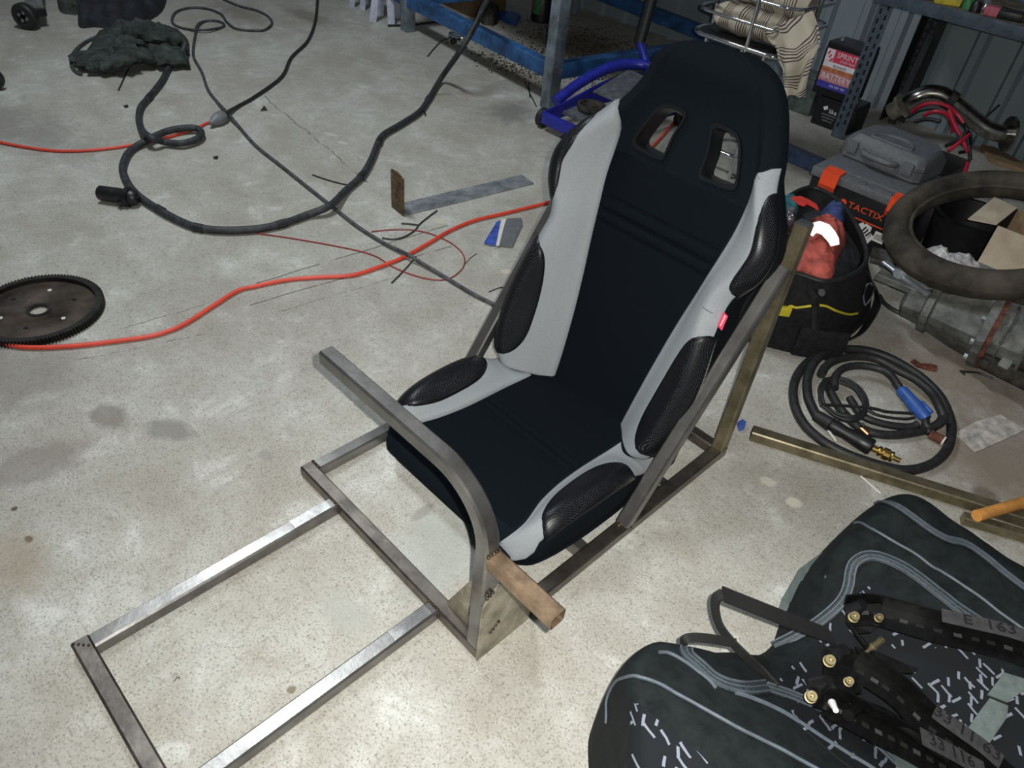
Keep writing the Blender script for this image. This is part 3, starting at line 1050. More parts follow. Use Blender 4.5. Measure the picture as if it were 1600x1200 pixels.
ys = [.685, .687, .690, .694, .70, .707, .715, .725, .74, .755, .77, .785] + frange(.80, 1.22, 24) + [1.235, 1.25, 1.26]
cu = MB()
rings = [[cush_pt(u, y, z) for u, z in ring_pts(sec_dense(sec_cush, y))] for y in ys]
m_ = len(rings[0])
cu.add([p for r in rings for p in r], [(i*m_+k, i*m_+(k+1) % m_, (i+1)*m_+(k+1) % m_, (i+1)*m_+k) for i in range(len(ys)-1) for k in range(m_)]
       + [tuple(range(m_))[::-1], tuple((len(ys)-1)*m_+k for k in range(m_))])
cu.build('cushion', 'seat_black', seat, angle=70)
PC_T = [(.735, .232), (.745, .214), (.76, .200), (.79, .187), (.83, .179), (.90, .177), (.94, .181), (.965, .190), (.985, .205), (.997, .226)]
for side in (-1, 1):
    patch(sec_cush, cush_pt, inset(.688 if side > 0 else .722, 1.12, 34, .004), lambda y: sm_tab(AC_T, y), lambda y: ('s', 6.05 + 1.7*max(0, min(1, (.728-y)/.035))), side, 0.003, 0.004, 'cushion_side_panel', 'seat_grey')
    patch(sec_cush, cush_pt, inset(.735, .997, 26, .02), lambda y: sm_tab(PC_T, y), lambda y: ('s', 6.45), side, 0.008, 0.012, 'cushion_pad', 'perf_leather', embed=0.004)
GC = (.905, .928, .951)
yrow = set(inset(.715, 1.165, 24, .01))
for g_ in GC:
    yrow |= {g_+.0085, g_+.0115, g_+.0145, g_-.006, g_-.003, g_-.0012, g_, g_+.0012, g_+.003, g_+.006}
def surf_z(u, y):
    d = sec_dense(sec_cush, y)
    u = abs(u)
    for (x0, y0), (x1, y1) in zip(d, d[1:]):
        if x0 <= u <= x1:
            return y0 + (y1-y0)*((u-x0)/max(1e-6, x1-x0))
    return d[0][1]
rows = []
yl = sorted(yrow)
for y in yl:
    a = sm_tab(AC_T, y) - 0.003
    r = []
    for j in range(33):
        u = a*(-1+2*j/32)
        e = min(a-abs(u), y-yl[0], yl[-1]-y)
        q = max(0, min(1, e/0.006))
        r.append(cush_pt(u, y, surf_z(u, y) - 0.002 + 0.005*sqrt(1-(1-q)**2) + groove(y, GC)*q))
    rows.append(r)
ci = MB()
ci.grid(rows, thick=0.003)
ci.build('cushion_insert', 'seat_insert', seat, angle=50)
# slide rails and recliner hinge under the seat
for x in (XC-0.19, XC+0.19):
    MB().box((x, 0.98, 0.0335), (0.03, 0.42, 0.005), bev=0.001).build('slide_rail', 'black_plastic', seat)
    sgn = 1 if x > XC else -1
    hb = MB()
    hb.prism([(x+sgn*0.045, 1.03, 0.045), (x+sgn*0.045, 1.17, 0.045), (x+sgn*0.045, 1.19, 0.13), (x+sgn*0.045, 1.12, 0.16), (x+sgn*0.045, 1.07, 0.10)], (sgn*0.006, 0, 0))
    hb.build('recliner_hinge', 'black_plastic', seat, smooth=False)
    MB().cyl((x+sgn*0.048, 1.125, 0.10), (x+sgn*0.062, 1.125, 0.10), 0.012, seg=12).build('hinge_bolt', 'steel_dark', seat)
# ------------------------------------------------------------------ cables on the floor
def lay(pts, r, n=5, lift=None):
    """floor path from (px, py[, z]) points, centre line one radius above the slab"""
    P = []
    for q in pts:
        z = q[2] if len(q) > 2 else r + 0.0005
        P.append(at(q[0], q[1], z))
    return catmull(P, n)
def cord(name, pts, r, mat, label, cat='cable', seg=8, group=None, n=5):
    b = MB()
    b.tube(lay(pts, r, n), r, seg)
    return tag(b.build(name, mat), label, cat, group)
cord('extension_cord', [(-60, 200), (-20, 217), (40, 230), (100, 236), (170, 232), (240, 220), (300, 203), (322, 193), (336, 187)], 0.0055, 'orange_cord',
     'orange extension cord running from left edge to the grey socket', 'cord')
cord('extension_cord', [(-60, 512), (-20, 528), (20, 540), (60, 543), (120, 540), (180, 533), (240, 524), (285, 508), (330, 480), (370, 455), (400, 447), (450, 437),
                        (500, 433), (550, 430), (590, 418), (630, 402), (670, 380), (700, 362), (740, 345), (790, 333), (850, 318), (900, 303), (960, 272), (1018, 230), (1060, 182), (1085, 150)],
     0.0062, 'orange_cord', 'long orange extension cord crossing the floor from the geared disc to behind the seat', 'cord')
# crossing black cable lies over the orange cord and under the thick loom
cord('power_cable', [(330, -10), (370, 8), (400, 16), (418, 25), (425, 36), (415, 46), (400, 48), (370, 45), (355, 35), (345, 22), (325, 14), (300, 12), (278, 17), (269, 28),
                     (272, 38), (290, 45), (320, 47, .016), (345, 43), (350, 38), (340, 33), (320, 33), (308, 40, .016), (305, 55), (302, 75), (303, 90), (315, 112), (325, 140), (340, 160),
                     (356, 177, .022), (375, 200), (400, 228), (440, 260), (490, 300), (518, 322), (560, 355), (600, 380), (627, 393, .012), (641, 400, .020), (655, 409, .012), (690, 430), (740, 460), (785, 482), (830, 505)],
     0.0065, 'cable_grey', 'thin dark grey cable looping at the top and running diagonally to the seat', 'cable')
cord('power_cable', [(356, 175, .02), (372, 166), (400, 150), (440, 120), (455, 90), (480, 65), (492, 35), (496, 0), (497, -40), (488, -75), (468, -100), (440, -115)], 0.0075, 'rubber',
     'black lead leaving the grey socket towards the top edge', 'cable')
# grey cord socket
p0, p1 = at(330, 192, .022), at(349, 182, .022)
sk = thing('cord_socket', 'grey inline cord socket joining orange cord and black lead', 'socket', at(340, 187, 0))
dr = (p1-p0).normalized()
MB().lathe(p0 - dr*0.01, dr, [(.001, 0), (.008, .002), (.011, .015), (.022, .035), (.026, .05), (.026, .085), (.022, .09), (.001, .09)], 18).build('socket_body', 'socket_grey', sk)
MB().lathe(p0 + dr*0.078, dr, [(.001, 0), (.018, 0), (.018, .012), (.012, .03), (.008, .045), (.001, .045)], 16).build('plug', 'rubber', sk)
# thick taped loom with a big round plug
lm = thing('wiring_loom', 'thick black taped cable curving from bench to a round plug and dark cloth', 'cable', at(300, 355, 0))
R1 = 0.013
up_pts = [Vector((-3.02, 2.78, 0.915)), Vector((-3.0, 2.62, 0.93)), Vector((-2.97, 2.55, 0.80)), Vector((-2.95, 2.53, 0.58)), atY(762, -25, 2.50), atY(752, 18, 2.47), atY(738, 48, 2.42), atY(716, 84, 2.36)]
pts = [at(690, 121, .03), at(670, 155, R1)] + [at(x, y, R1+.0005) for x, y in [(655, 175), (625, 195), (600, 210), (590, 225), (580, 250), (565, 275), (540, 298)]] + \
      [at(516, 321, .030), at(480, 336, R1)] + [at(x, y, R1) for x, y in [(440, 350), (400, 358), (350, 360), (310, 356), (280, 345), (250, 329), (228, 315), (213, 303), (200, 287), (192, 268), (193, 255), (200, 240), (213, 229)]] + \
      [at(x, y, .024) for x, y in [(238, 215), (262, 205), (290, 200)]] + [at(x, y, R1+.008) for x, y in [(308, 201), (315, 208), (308, 217), (285, 224), (258, 222)]] + \
      [at(234, 214, .05), at(222, 203, .03), at(217, 186, R1), at(220, 168, R1), at(233, 152, R1), at(252, 128, R1), at(263, 108, R1), at(274, 96, R1), at(284, 82, .03), at(290, 68, .06)]
MB().tube(catmull(up_pts + pts, 6), R1, 10).build('sheath', 'loom', lm)
wr = [atY(750, 22, 2.455), atY(736, 52, 2.405), at(680, 142, .02), at(668, 150, .018), at(662, 165, .012), at(664, 178, .012)]
MB().tube(catmull(wr, 5), 0.004, 6).build('loose_wire', 'rubber', lm)
for t_ in ((565, 275), (310, 356), (233, 152), (440, 350), (592, 222), (250, 328)):
    c = at(*t_, R1)
    k = min(range(len(pts)), key=lambda i: (Vector(pts[i])-c).length)
    k = max(1, min(len(pts)-2, k))
    d = (Vector(pts[k+1]) - Vector(pts[k-1])).normalized()
    MB().cyl(c - d*0.018, c + d*0.018, R1+0.0015, seg=12).build('tape_band', 'rubber', lm)
a, b_ = at(155, 301, .028), at(208, 309, .028)
d = (b_-a).normalized()
L_ = (b_-a).length
plug = MB().lathe(a, d, [(.002, 0), (.021, 0), (.024, .004), (.025, L_*0.45), (.025, L_*0.75), (.027, L_*0.78), (.027, L_*0.98), (.022, L_+.012), (.012, L_+.02), (.002, L_+.02)], 24).build('plug', 'black_plastic', lm)
MB().lathe(a + d*(L_*0.80), d, [(.026, 0), (.0335, .002), (.0335, .016), (.026, .018)], 24).build('locking_collar', 'bezel_plastic', plug)
MB().box(a + d*(L_*0.93) + Vector((0.0, -0.03, -0.012)), (0.024, 0.03, 0.016), bev=0.003).build('collar_lug', 'bezel_plastic', plug)
# thin red wire and cut ends
cord('thin_wire', [(395, 364), (440, 370), (500, 380), (560, 392), (590, 402), (610, 415), (640, 428), (670, 436), (695, 437), (714, 428), (726, 412), (722, 395), (705, 380),
                   (685, 370), (665, 363), (640, 359), (610, 359), (580, 362)], 0.0022, 'red_wire', 'thin dark red wire curling beside the orange cord', 'wire', seg=6)
def twig(paths, label, r=0.002, mat='rubber', name='wire_offcut', group=None):
    b = MB()
    for p in paths:
        b.tube(lay(p, r, 4), r, 6)
    return tag(b.build(name, mat), label, 'wire', group)
twig([[(597, 372), (615, 374), (632, 370), (648, 360), (655, 351), (668, 340), (683, 329)], [(627, 349), (640, 350), (655, 352)]], 'black forked cable tie below the bent steel strip', 0.0028)
twig([[(612, 442), (625, 429), (638, 415), (650, 401)]], 'short black wire end under the crossing of cable and orange cord', 0.0025)
twig([[(488, 273), (505, 279), (525, 285), (543, 289)]], 'short straight black wire bit on bare floor beside the thick loom', 0.0025)
twig([[(764, 456), (776, 451), (785, 449), (789, 453)]], 'tiny hooked wire bit beside the left seat bolster', 0.0018, 'cable_grey')
twig([[(185, 141), (190, 130), (201, 107)]], 'thin black stick poking out from the green cloth', 0.003)
twig([[(727, 412), (735, 403), (745, 396)]], 'thin pale wire tip beside the red wire loop', 0.0012, 'cable_grey')
twig([[(1502, 580), (1512, 581), (1530, 583), (1552, 592)], [(1500, 579), (1507, 585)]], 'thin dark wire bit near the alloy gearbox', 0.003)
twig([[(668, 88), (678, 76), (690, 64), (700, 60), (706, 59)]], 'thin black wire hooked to the chrome cylinder under the bench', 0.003)
twig([[(820, 128), (830, 150), (838, 166)], [(826, 128), (828, 152)]], 'dark wire sprig at the foot of the near bench leg', 0.003)
# small chrome cylinder with cap
a, b_ = at(704, 54, .02), at(722, 61, .02)
lt = thing('torch', 'small chrome cylinder lying under the blue bench rail', 'torch', at(713, 58, 0))
d = (b_-a).normalized()
MB().lathe(a, d, [(.001, 0), (.017, 0), (.019, .01), (.019, .10), (.016, .105), (.001, .105)], 16).build('barrel', 'chrome', lt)
MB().lathe(at(711, 63, .015), Vector((0.3, -1, 0)), [(.001, 0), (.014, 0), (.014, .03), (.008, .035), (.001, .03)], 14).build('cap', 'rubber', lt)

# ------------------------------------------------------------------ bent steel strip (L shape)
A0, A1 = at(632, 338), at(834, 288)
dx = (A1-A0).normalized()
W0 = at(634, 318) - at(632, 338)
nx = Vector((-dx.y, dx.x, 0))
wv = nx * W0.dot(nx)
br = thing('steel_bracket', 'bent flat steel strip with one rusty upright leg', 'bracket', (A0+A1)/2)
MB().prism([A0+Vector((0, 0, .001)), A1+Vector((0, 0, .001)), A1+wv+Vector((0, 0, .001)), A0+wv+Vector((0, 0, .001))], (0, 0, 0.005)).build('long_leg', 'galv', br, smooth=False)
zt_ = atY(629, 278, A0.y).z
MB().prism([A0+Vector((0, 0, .001)), A0+wv+Vector((0, 0, .001)), A0+wv+Vector((0, 0, zt_*1.02)), A0+wv*0.5+Vector((0, 0, zt_*1.06)), A0+Vector((0, 0, zt_))], -dx*0.006).build('short_leg', 'rust_plate', br, smooth=False)

# ------------------------------------------------------------------ geared disc (flexplate)
fc = at(62, 488, 0)
fw = thing('flywheel', 'round rusty toothed flywheel disc lying at the left edge', 'flywheel', fc)
RO = 0.160
tz = []
NT = 118
for k in range(NT*2):
    r = RO if k % 2 else RO - 0.006
    a = 2*pi*(k+0.0)/(NT*2)
    for da in (-0.006, 0.006):
        tz.append((fc.x + r*cos(a+da), fc.y + r*sin(a+da)))
gr = MB()
n = len(tz)
ri = RO - 0.020
inn = [(fc.x + ri*cos(2*pi*k/n), fc.y + ri*sin(2*pi*k/n)) for k in range(n)]
vs = [(x, y, 0.001) for x, y in tz] + [(x, y, 0.020) for x, y in tz] + [(x, y, 0.020) for x, y in inn] + [(x, y, 0.001) for x, y in inn]
fs = []
for k in range(n):
    l = (k+1) % n
    for q in range(4):
        fs.append((q*n+k, q*n+l, ((q+1) % 4)*n+l, ((q+1) % 4)*n+k))
gr.add(vs, fs)
gr.build('ring_gear', 'flywheel_ring', fw, smooth=False)
MB().lathe(fc, (0, 0, 1), [(.022, .007), (.055, .007), (.06, .011), (.105, .012), (.118, .008), (ri, .008), (ri, .003), (.022, .003), (.022, .007)], 56).build('disc', 'flywheel_rust', fw)
MB().lathe(fc + Vector((0, 0, .0075)), (0, 0, 1), [(.022, 0), (.022, .002), (.030, .002), (.030, 0)], 28).build('hub_rim', 'flywheel_ring', fw)
for k in range(6):
    a = 2*pi*k/6 + 0.4
    c = fc + Vector((0.088*cos(a), 0.088*sin(a), 0.0115))
    MB().lathe(c, (0, 0, 1), [(.001, .002), (.0055, .002), (.0055, 0)], 10).build('bolt_hole', 'paper_white' if k in (0, 2, 4) else 'hole_dark', fw)

# ------------------------------------------------------------------ cloth heaps, top left
def heap(name, label, cat, mat, outline, height, seed, n=44, folds=1.0):
    """crumpled cloth: closed radial mesh over a floor outline with sharp folds"""
    P = [at(*q) for q in outline]
    c = sum(P, Vector()) / len(P)
    ring = catmull(P, max(2, 72//len(P)), closed=True)
    m = len(ring)
    rows = []
    for i in range(n+1):
        t = i/n
        row = []
        for k, p in enumerate(ring):
            q = c + (p-c)*t
            wx = 0.06*noise.noise(Vector((q.x*5, q.y*5, seed+7)))
            wy = 0.06*noise.noise(Vector((q.x*5, q.y*5, seed+17)))
            v = Vector((q.x*4.5, q.y*4.5, seed))
            nz_ = noise.noise(v)*0.5 + noise.noise(v*2.3)*0.3
            rid = (1-abs(noise.noise(Vector(((q.x+wx)*7+seed, (q.y+wy)*7, 1.3*seed)))))**3
            rid2 = (1-abs(noise.noise(Vector(((q.x+wx)*15+seed, (q.y+wy)*11, 2.1*seed)))))**3
            vd = noise.voronoi(Vector(((q.x+wx)*6.5, (q.y+wy)*6.5, seed)))[0]
            cr_ = min(1.0, (vd[1]-vd[0])*1.6)
            z = height*(1-t**6)*(0.22 + 0.30*nz_ + folds*(0.50*cr_ + 0.20*rid + 0.16*rid2))
            row.append((q.x, q.y, max(0.004 if t < 1 else 0.001, z)))
        rows.append(row)
    b = MB()
    vs = [rows[0][0]] + [p for r in rows[1:] for p in r]
    fs = [(0, 1+k, 1+(k+1) % m) for k in range(m)]
    for i in range(n-1):
        for k in range(m):
            l = (k+1) % m
            fs.append((1+i*m+k, 1+(i+1)*m+k, 1+(i+1)*m+l, 1+i*m+l))
    b.add(vs, fs)
    b.add([p for p in rows[-1]], [tuple(range(m))[::-1]])
    return tag(b.build(name, mat, angle=50), label, cat)
jk_ = heap('jacket', 'crumpled dark green cloth jacket heaped on the floor', 'clothing', 'cloth_green',
     [(131, 88), (142, 108), (165, 110), (200, 103), (240, 98), (262, 104), (292, 100), (296, 70), (284, 52), (255, 40), (215, 38), (180, 45), (150, 62)], 0.085, 3.1, folds=1.2, n=60)
def sleeve(pts, w, h, seed):
    C = catmull([at(*q) for q in pts], 8)
    rows = []
    for i, p in enumerate(C):
        d = (C[min(i+1, len(C)-1)]-C[max(i-1, 0)]).normalized()
        s_ = d.cross(Vector((0, 0, 1))).normalized()
        row = []
        for k in range(17):
            a = 2*pi*k/16
            j = 1 + 0.30*noise.noise(Vector((i*0.45, cos(a)*1.5+seed, sin(a)*1.5))) + 0.12*sin(i*1.3+a*2)
            q = p + s_*(w*cos(a)*j) + Vector((0, 0, h*sin(a)*j))
            row.append(Vector((q.x, q.y, max(q.z, 0.002))))
        rows.append(row)
    b = MB()
    b.grid(rows)
    b.add(rows[0][:-1], [tuple(range(16))])
    b.add(rows[-1][:-1], [tuple(range(16))[::-1]])
    return b.build('sleeve', 'cloth_green', jk_, angle=45)
sleeve([(136, 88, .03), (155, 98, .035), (172, 100, .04), (190, 92, .06), (205, 82, .08)], 0.075, 0.032, 1.0)
sleeve([(292, 92, .03), (262, 92, .035), (235, 90, .04), (212, 82, .07), (200, 68, .09)], 0.07, 0.032, 4.0)
sleeve([(285, 62, .05), (255, 58, .07), (225, 52, .09), (198, 48, .09)], 0.06, 0.035, 6.0)
heap('holdall', 'dark blue-black soft bag behind the green jacket', 'bag', 'cloth_dark',
     [(122, 38), (150, 43), (190, 45), (235, 32), (258, 10), (255, -25), (200, -45), (140, -20)], 0.30, 8.4, folds=0.6)
heap('jacket', 'dark olive cloth beside the grey castor beam', 'clothing', 'cloth_green', [(92, 15), (110, 23), (128, 20), (135, -5), (115, -30), (92, -20)], 0.16, 5.7)
cord('cable_end', [(150, 58), (135, 65), (120, 77), (112, 90), (112, 102), (118, 111), (127, 116)], 0.008, 'cable_grey', 'short grey cable end hooking out left of the green jacket')
# grey beam leg with castor wheel, top left
lg = thing('hoist_leg', 'grey steel beam with a black castor wheel at top left', 'hoist', at(60, 45, 0))
wc = at(46, 46, 0)
wc.z = 0.062
ax = Vector((0.62, -0.78, 0)).normalized()
tyr = MB().lathe(wc - ax*0.022, ax, [(.030, 0), (.052, 0), (.060, .008), (.060, .036), (.052, .044), (.030, .044)], 32).build('castor_tyre', 'rubber', lg)
hub = MB().lathe(wc - ax*0.018, ax, [(.002, .004), (.012, .036), (.030, .036), (.030, .0), (.002, .0)], 24).build('castor_hub', 'black_plastic', lg)
for k in range(4):
    a = k*pi/2 + 0.5
    s_ = ax.orthogonal().normalized()
    t_ = ax.cross(s_)
    MB().lathe(wc + (s_*cos(a)+t_*sin(a))*0.02 + ax*0.0185, ax, [(.001, .002), (.008, .002), (.008, 0)], 10).build('hub_window', 'socket_grey', hub)
bv = Vector((-0.78, 0.25, 0)).normalized()
b0 = wc + Vector((-0.02, 0.06, 0.055))
MB().bar(b0, b0 + bv*0.9, 0.075, 0.075).build('beam', 'lead_grey', lg)
MB().bar(b0 + Vector((0.01, 0, -0.06)), b0 + Vector((0.01, 0, -0.03)), 0.07, 0.055, up=(1, 0, 0)).build('castor_fork', 'black_plastic', lg)
# dark wheel peeking in at the left edge
wp = at(-6, 140, 0)
wp.z = 0.045
ow = thing('trolley', 'trolley showing one small black rubber wheel at the left edge', 'trolley', at(-6, 140, 0))
ax = Vector((0.75, -0.65, 0)).normalized()
MB().lathe(wp - ax*0.016, ax, [(.018, 0), (.038, 0), (.044, .006), (.044, .026), (.038, .032), (.018, .032)], 28).build('tyre', 'rubber', ow)
MB().lathe(wp - ax*0.014, ax, [(.001, .028), (.018, .028), (.018, 0), (.001, 0)], 18).build('hub', 'socket_grey', ow)

# ------------------------------------------------------------------ scraps on the floor
pk = thing('packet', 'torn blue and silver packet beside the seat bolster', 'packet', at(785, 362, 0))
def scrap(px, name, mat, parent, z=0.004, th_=0.002, wob=0.004):
    P = [at(x, y, z + random.uniform(0, wob)) for x, y in px]
    return MB().prism(P, (0, 0, th_)).build(name, mat, parent, smooth=False)
scrap([(756, 380), (776, 347), (784, 344), (775, 384), (766, 383)], 'blue_corner', 'foil_blue', pk)
scrap([(775, 384), (783, 344), (791, 342), (786, 360), (780, 384)], 'white_band', 'paper_white', pk, 0.0065)
scrap([(780, 384), (788, 352), (792, 342), (815, 341), (816, 352), (800, 386)], 'dark_panel', 'grey_plastic', pk, 0.0045)
tag(MB().prism([at(x, y, 0.001) for x, y in [(1491, 678), (1522, 660), (1563, 648), (1602, 672), (1524, 707)]], (0, 0, 0.0012)).build('paper_sheet', 'paper', smooth=False),
    'dirty sheet of paper lying right of the hose coil', 'paper')
tag(MB().prism([at(x, y, 0.001) for x, y in [(1422, 566), (1428, 563), (1437, 570), (1452, 570), (1464, 574), (1461, 581), (1446, 578), (1432, 574)]], (0, 0, 0.006)).build('rust_flake', 'rust', smooth=False),
    'reddish brown flake of rust beside the hose coil', 'debris')
tag(MB().prism([at(x, y, 0.001) for x, y in [(1151, 664), (1158, 660), (1164, 664), (1162, 672), (1154, 674)]], (0, 0, 0.012)).build('bottle_cap', 'foil_blue', smooth=False),
    'tiny blue plastic cap beside the rear upright', 'cap')
tag(MB().prism([at(x, y, 0.0005) for x, y in [(271, 1053), (276, 1052), (282, 1060), (277, 1059), (272, 1065)]], (0, 0, 0.003)).build('metal_chip', 'steel_dark', smooth=False),
    'small dark metal chip inside the pedal frame', 'debris')
tag(MB().prism([at(x, y, 0.0005) for x, y in [(407, 174), (413, 166), (418, 173)]], (0, 0, 0.004)).build('metal_chip', 'steel_dark', smooth=False),
    'small triangular dark chip near the black socket lead', 'debris')
tag(MB().prism([at(x, y, 0.0005) for x, y in [(193, 166), (200, 165), (201, 168), (195, 169)]], (0, 0, 0.004)).build('pebble', 'grime', smooth=False),
    'tiny dark pebble below the green jacket', 'debris')
tag(MB().prism([at(x, y, 0.0005) for x, y in [(333, 246), (341, 245), (340, 249), (334, 249)]], (0, 0, 0.004)).build('pebble', 'grime', smooth=False),
    'tiny dark pebble right of the round plug', 'debris')
tag(MB().tube([at(1345, 744, .003), at(1376, 771, .003)], 0.0025, 6).build('welding_rod', 'paper_white'), 'thin white rod between loose tube and sports bag', 'rod')
# ------------------------------------------------------------------ workbench
LA, LB = at(630, 49), at(852, 171)
LA.z = LB.z = 0
bx = (LB-LA).normalized()
by = Vector((-bx.y, bx.x, 0))
bench = thing('workbench', 'blue steel workbench with square legs at the back wall', 'workbench', (LA+LB)/2)
DEP = 1.25
HB = 0.86
PW = 0.062
def post(p, mat, nm='leg'):
    M2 = frame_m((0, 0, 0), bx, by).to_3x3()
    return MB().box(p + Vector((0, 0, HB/2)), (PW, PW, HB), M2, bev=0.004).build(nm, mat, bench)
L0 = LA + by*PW/2
L1 = LB + by*PW/2 - bx*PW*0.2
post(L0, 'bench_post')
post(L1, 'bench_post')
post(L0 + by*DEP, 'bench_post')
post(L1 + by*DEP, 'bench_post')
zr = 0.168
def rail(a, b):
    return MB().bar(a, b, 0.055, 0.07, bev=0.004).build('rail', 'bench_blue', bench)
o = Vector((0, 0, zr))
rail(L0 + o + bx*PW/2 - bx*0.9, L1 + o - bx*PW/2)
rail(L1 + o + by*PW/2, L1 + o + by*(DEP-PW/2))
rail(L0 + o + by*DEP + bx*PW/2, L1 + o + by*DEP - bx*PW/2)
rail(L0 + o + by*PW/2, L0 + o + by*(DEP-PW/2))
o2 = Vector((0, 0, HB-0.04))
rail(L0 + o2 + bx*PW/2, L1 + o2 - bx*PW/2)
M2 = frame_m((0, 0, 0), bx, by).to_3x3()
MB().box((L0+L1)/2 + by*DEP/2 + Vector((0, 0, HB+0.022)), ((L1-L0).length + 0.12, DEP + 0.12, 0.04), M2, bev=0.004).build('bench_top', 'bench_top', bench)
# ---- things under the bench
def carton(name, label, cat, c, s, rz, mat):
    M3 = Matrix.Rotation(rz, 3, 'Z')
    return tag(MB().box(Vector(c) + Vector((0, 0, s[2]/2)), s, M3, bev=0.004).build(name, mat), label, cat)
bc = atY(708, 18, 3.35)
bc.z = 0
cb = thing('storage_box', 'brown cardboard box with yellow marking under the workbench', 'box', bc)
M3 = Matrix.Rotation(-0.12, 3, 'Z')
MB().box(bc + Vector((0, 0.13, 0.15)), (0.44, 0.26, 0.30), M3, bev=0.004).build('box_body', 'cardboard_dirty', cb)
MB().box(bc + Vector((0.17, -0.014, 0.12)), (0.035, 0.002, 0.16), M3).build('yellow_mark', 'yellow_trim', cb, smooth=False)
bp_ = at(845, 33, 0)
bt = thing('oil_bottle', 'black oil bottle with red and green label under the bench', 'bottle', bp_)
MB().lathe(bp_, (0, 0, 1), [(.001, 0), (.058, 0), (.064, .006), (.064, .21), (.05, .235), (.022, .25), (.022, .28), (.001, .28)], 24).build('bottle_body', 'batt_black', bt)
def band(c, r, z0, z1, a0, a1, nm, mat, parent):
    rows = [[(c.x + r*cos(a0+(a1-a0)*k/8), c.y + r*sin(a0+(a1-a0)*k/8), z) for k in range(9)] for z in (z0, z1)]
    return MB().grid(rows, thick=0.001).build(nm, mat, parent)
band(bp_, .0655, .06, .19, -2.5, -1.9, 'red_label', 'print_red', bt)
band(bp_, .0655, .05, .15, -1.8, -1.0, 'green_label', 'print_green', bt)
heap('rag', 'crumpled bright blue rag under the workbench', 'rag', 'blue_handle', [(778, 27), (790, 36), (806, 40), (813, 30), (812, 24), (795, 22), (780, 22)], 0.035, 2.2, n=12)
heap('dark_rag', 'dark oily bundle under the workbench beside the blue rag', 'rag', 'grime', [(750, 34), (765, 40), (778, 36), (780, 10), (765, -5), (750, 5)], 0.18, 4.4, n=20)
def swarf(label, spots, seed):
    rr = random.Random(seed)
    b = MB()
    for (px, py, sx, sy, n) in spots:
        c = at(px, py)
        for _ in range(n):
            x, y = c.x + rr.gauss(0, sx), c.y + rr.gauss(0, sy)
            if y > 4.1:
                continue
            s = rr.uniform(0.003, 0.010)
            a = rr.uniform(0, 6.28)
            b.add([(x + s*cos(a), y + s*sin(a), 0.0005), (x + s*cos(a+2.1), y + s*sin(a+2.1), 0.0005), (x + s*cos(a+4.2), y + s*sin(a+4.2), 0.0005), (x, y, s*rr.uniform(0.5, 1.2))], [(0, 1, 3), (1, 2, 3), (2, 0, 3), (2, 1, 0)])
    return tag(b.build('swarf', 'dirt', smooth=False), label, 'dirt', kind='stuff')
swarf('brown dirt and swarf scattered under the workbench', [(905, 68, .22, .20, 900), (800, 105, .20, .05, 300), (925, 120, .16, .12, 300), (860, 90, .2, .06, 200)], 5)
# ---- white axle stands
def axle_stand(px1, px2, label, h=0.34):
    a, b_ = at(*px1), at(*px2)
    d = (b_-a).normalized()
    nrm = Vector((-d.y, d.x, 0))
    w = (b_-a).length
    mid = (a+b_)/2
    st = thing('axle_stand', label, 'stand', mid, 'white axle stands beside the bench')
    lw = 0.042
    for off in (0, w*0.9):
        q = nrm*off
        top = mid + nrm*w*0.45
        for e, sg in ((a, 1), (b_, -1)):
            P = [e+q, e+q+d*sg*lw, mid + (top-mid)*(0.75 if off == 0 else 1.25) + d*sg*(-0.004) + Vector((0, 0, h)), mid + (top-mid)*(0.75 if off == 0 else 1.25) + d*sg*(-0.045) + Vector((0, 0, h))]
            MB().prism(P, nrm*0.005).build('leg', 'white_paint', st, smooth=False)
    t0 = mid + nrm*w*0.45
    MB().box(t0 + Vector((0, 0, h+0.02)), (0.09, 0.09, 0.05), bev=0.004).build('collar', 'white_paint', st)
    MB().box(t0 + Vector((0, 0, h+0.075)), (0.04, 0.04, 0.12), bev=0.003).build('ratchet_bar', 'galv', st)
axle_stand((577, 33), (617, 39), 'white axle stand touching the far bench leg')
axle_stand((546, 9), (570, 17), 'white axle stand further from the bench leg')
# ------------------------------------------------------------------ trolley jack
jk = thing('trolley_jack', 'blue trolley jack parked under the workbench with long handle', 'jack', at(900, 190, 0))
jd = Vector((0.02, 1.0, 0)).normalized()
js = Vector((1, -0.02, 0)).normalized()
J0 = at(872, 222, 0) + jd*0.03
J0.z = 0
def J(s, l, z):
    return J0 + js*s + jd*l + Vector((0, 0, z))
for s in (-0.135, 0.135):
    poly = [J(s, 0, .035), J(s, 0, .085), J(s, .12, .10), J(s, .36, .15), J(s, .55, .17), J(s, .66, .15), J(s, .66, .05), J(s, .40, .05), J(s, .1, .035)]
    MB().prism(poly, js*0.008).build('side_plate', 'jack_blue', jk, smooth=False)
MB().cyl(J(-.15, .03, .055), J(.16, .03, .055), .012, seg=14).build('front_axle', 'jack_grey', jk)
for s in (-0.175, 0.145):
    MB().lathe(J(s, .03, .042), js, [(.012, 0), (.034, 0), (.042, .006), (.042, .028), (.034, .034), (.012, .034)], 26).build('front_wheel', 'rubber', jk)
for s in (-0.165, 0.145):
    MB().lathe(J(s, .62, .038), js, [(.01, 0), (.036, 0), (.036, .022), (.01, .022)], 22).build('rear_castor', 'rubber', jk)
MB().box(J(0.004, .0, .06), (0.27, 0.02, 0.05), bev=0.004).build('front_beam', 'jack_blue', jk)
MB().prism([J(-.075, .06, .08), J(-.06, .20, .105), J(.06, .20, .105), J(.075, .06, .08)], (0, 0, .012)).build('lift_arm', 'jack_grey', jk, smooth=False)
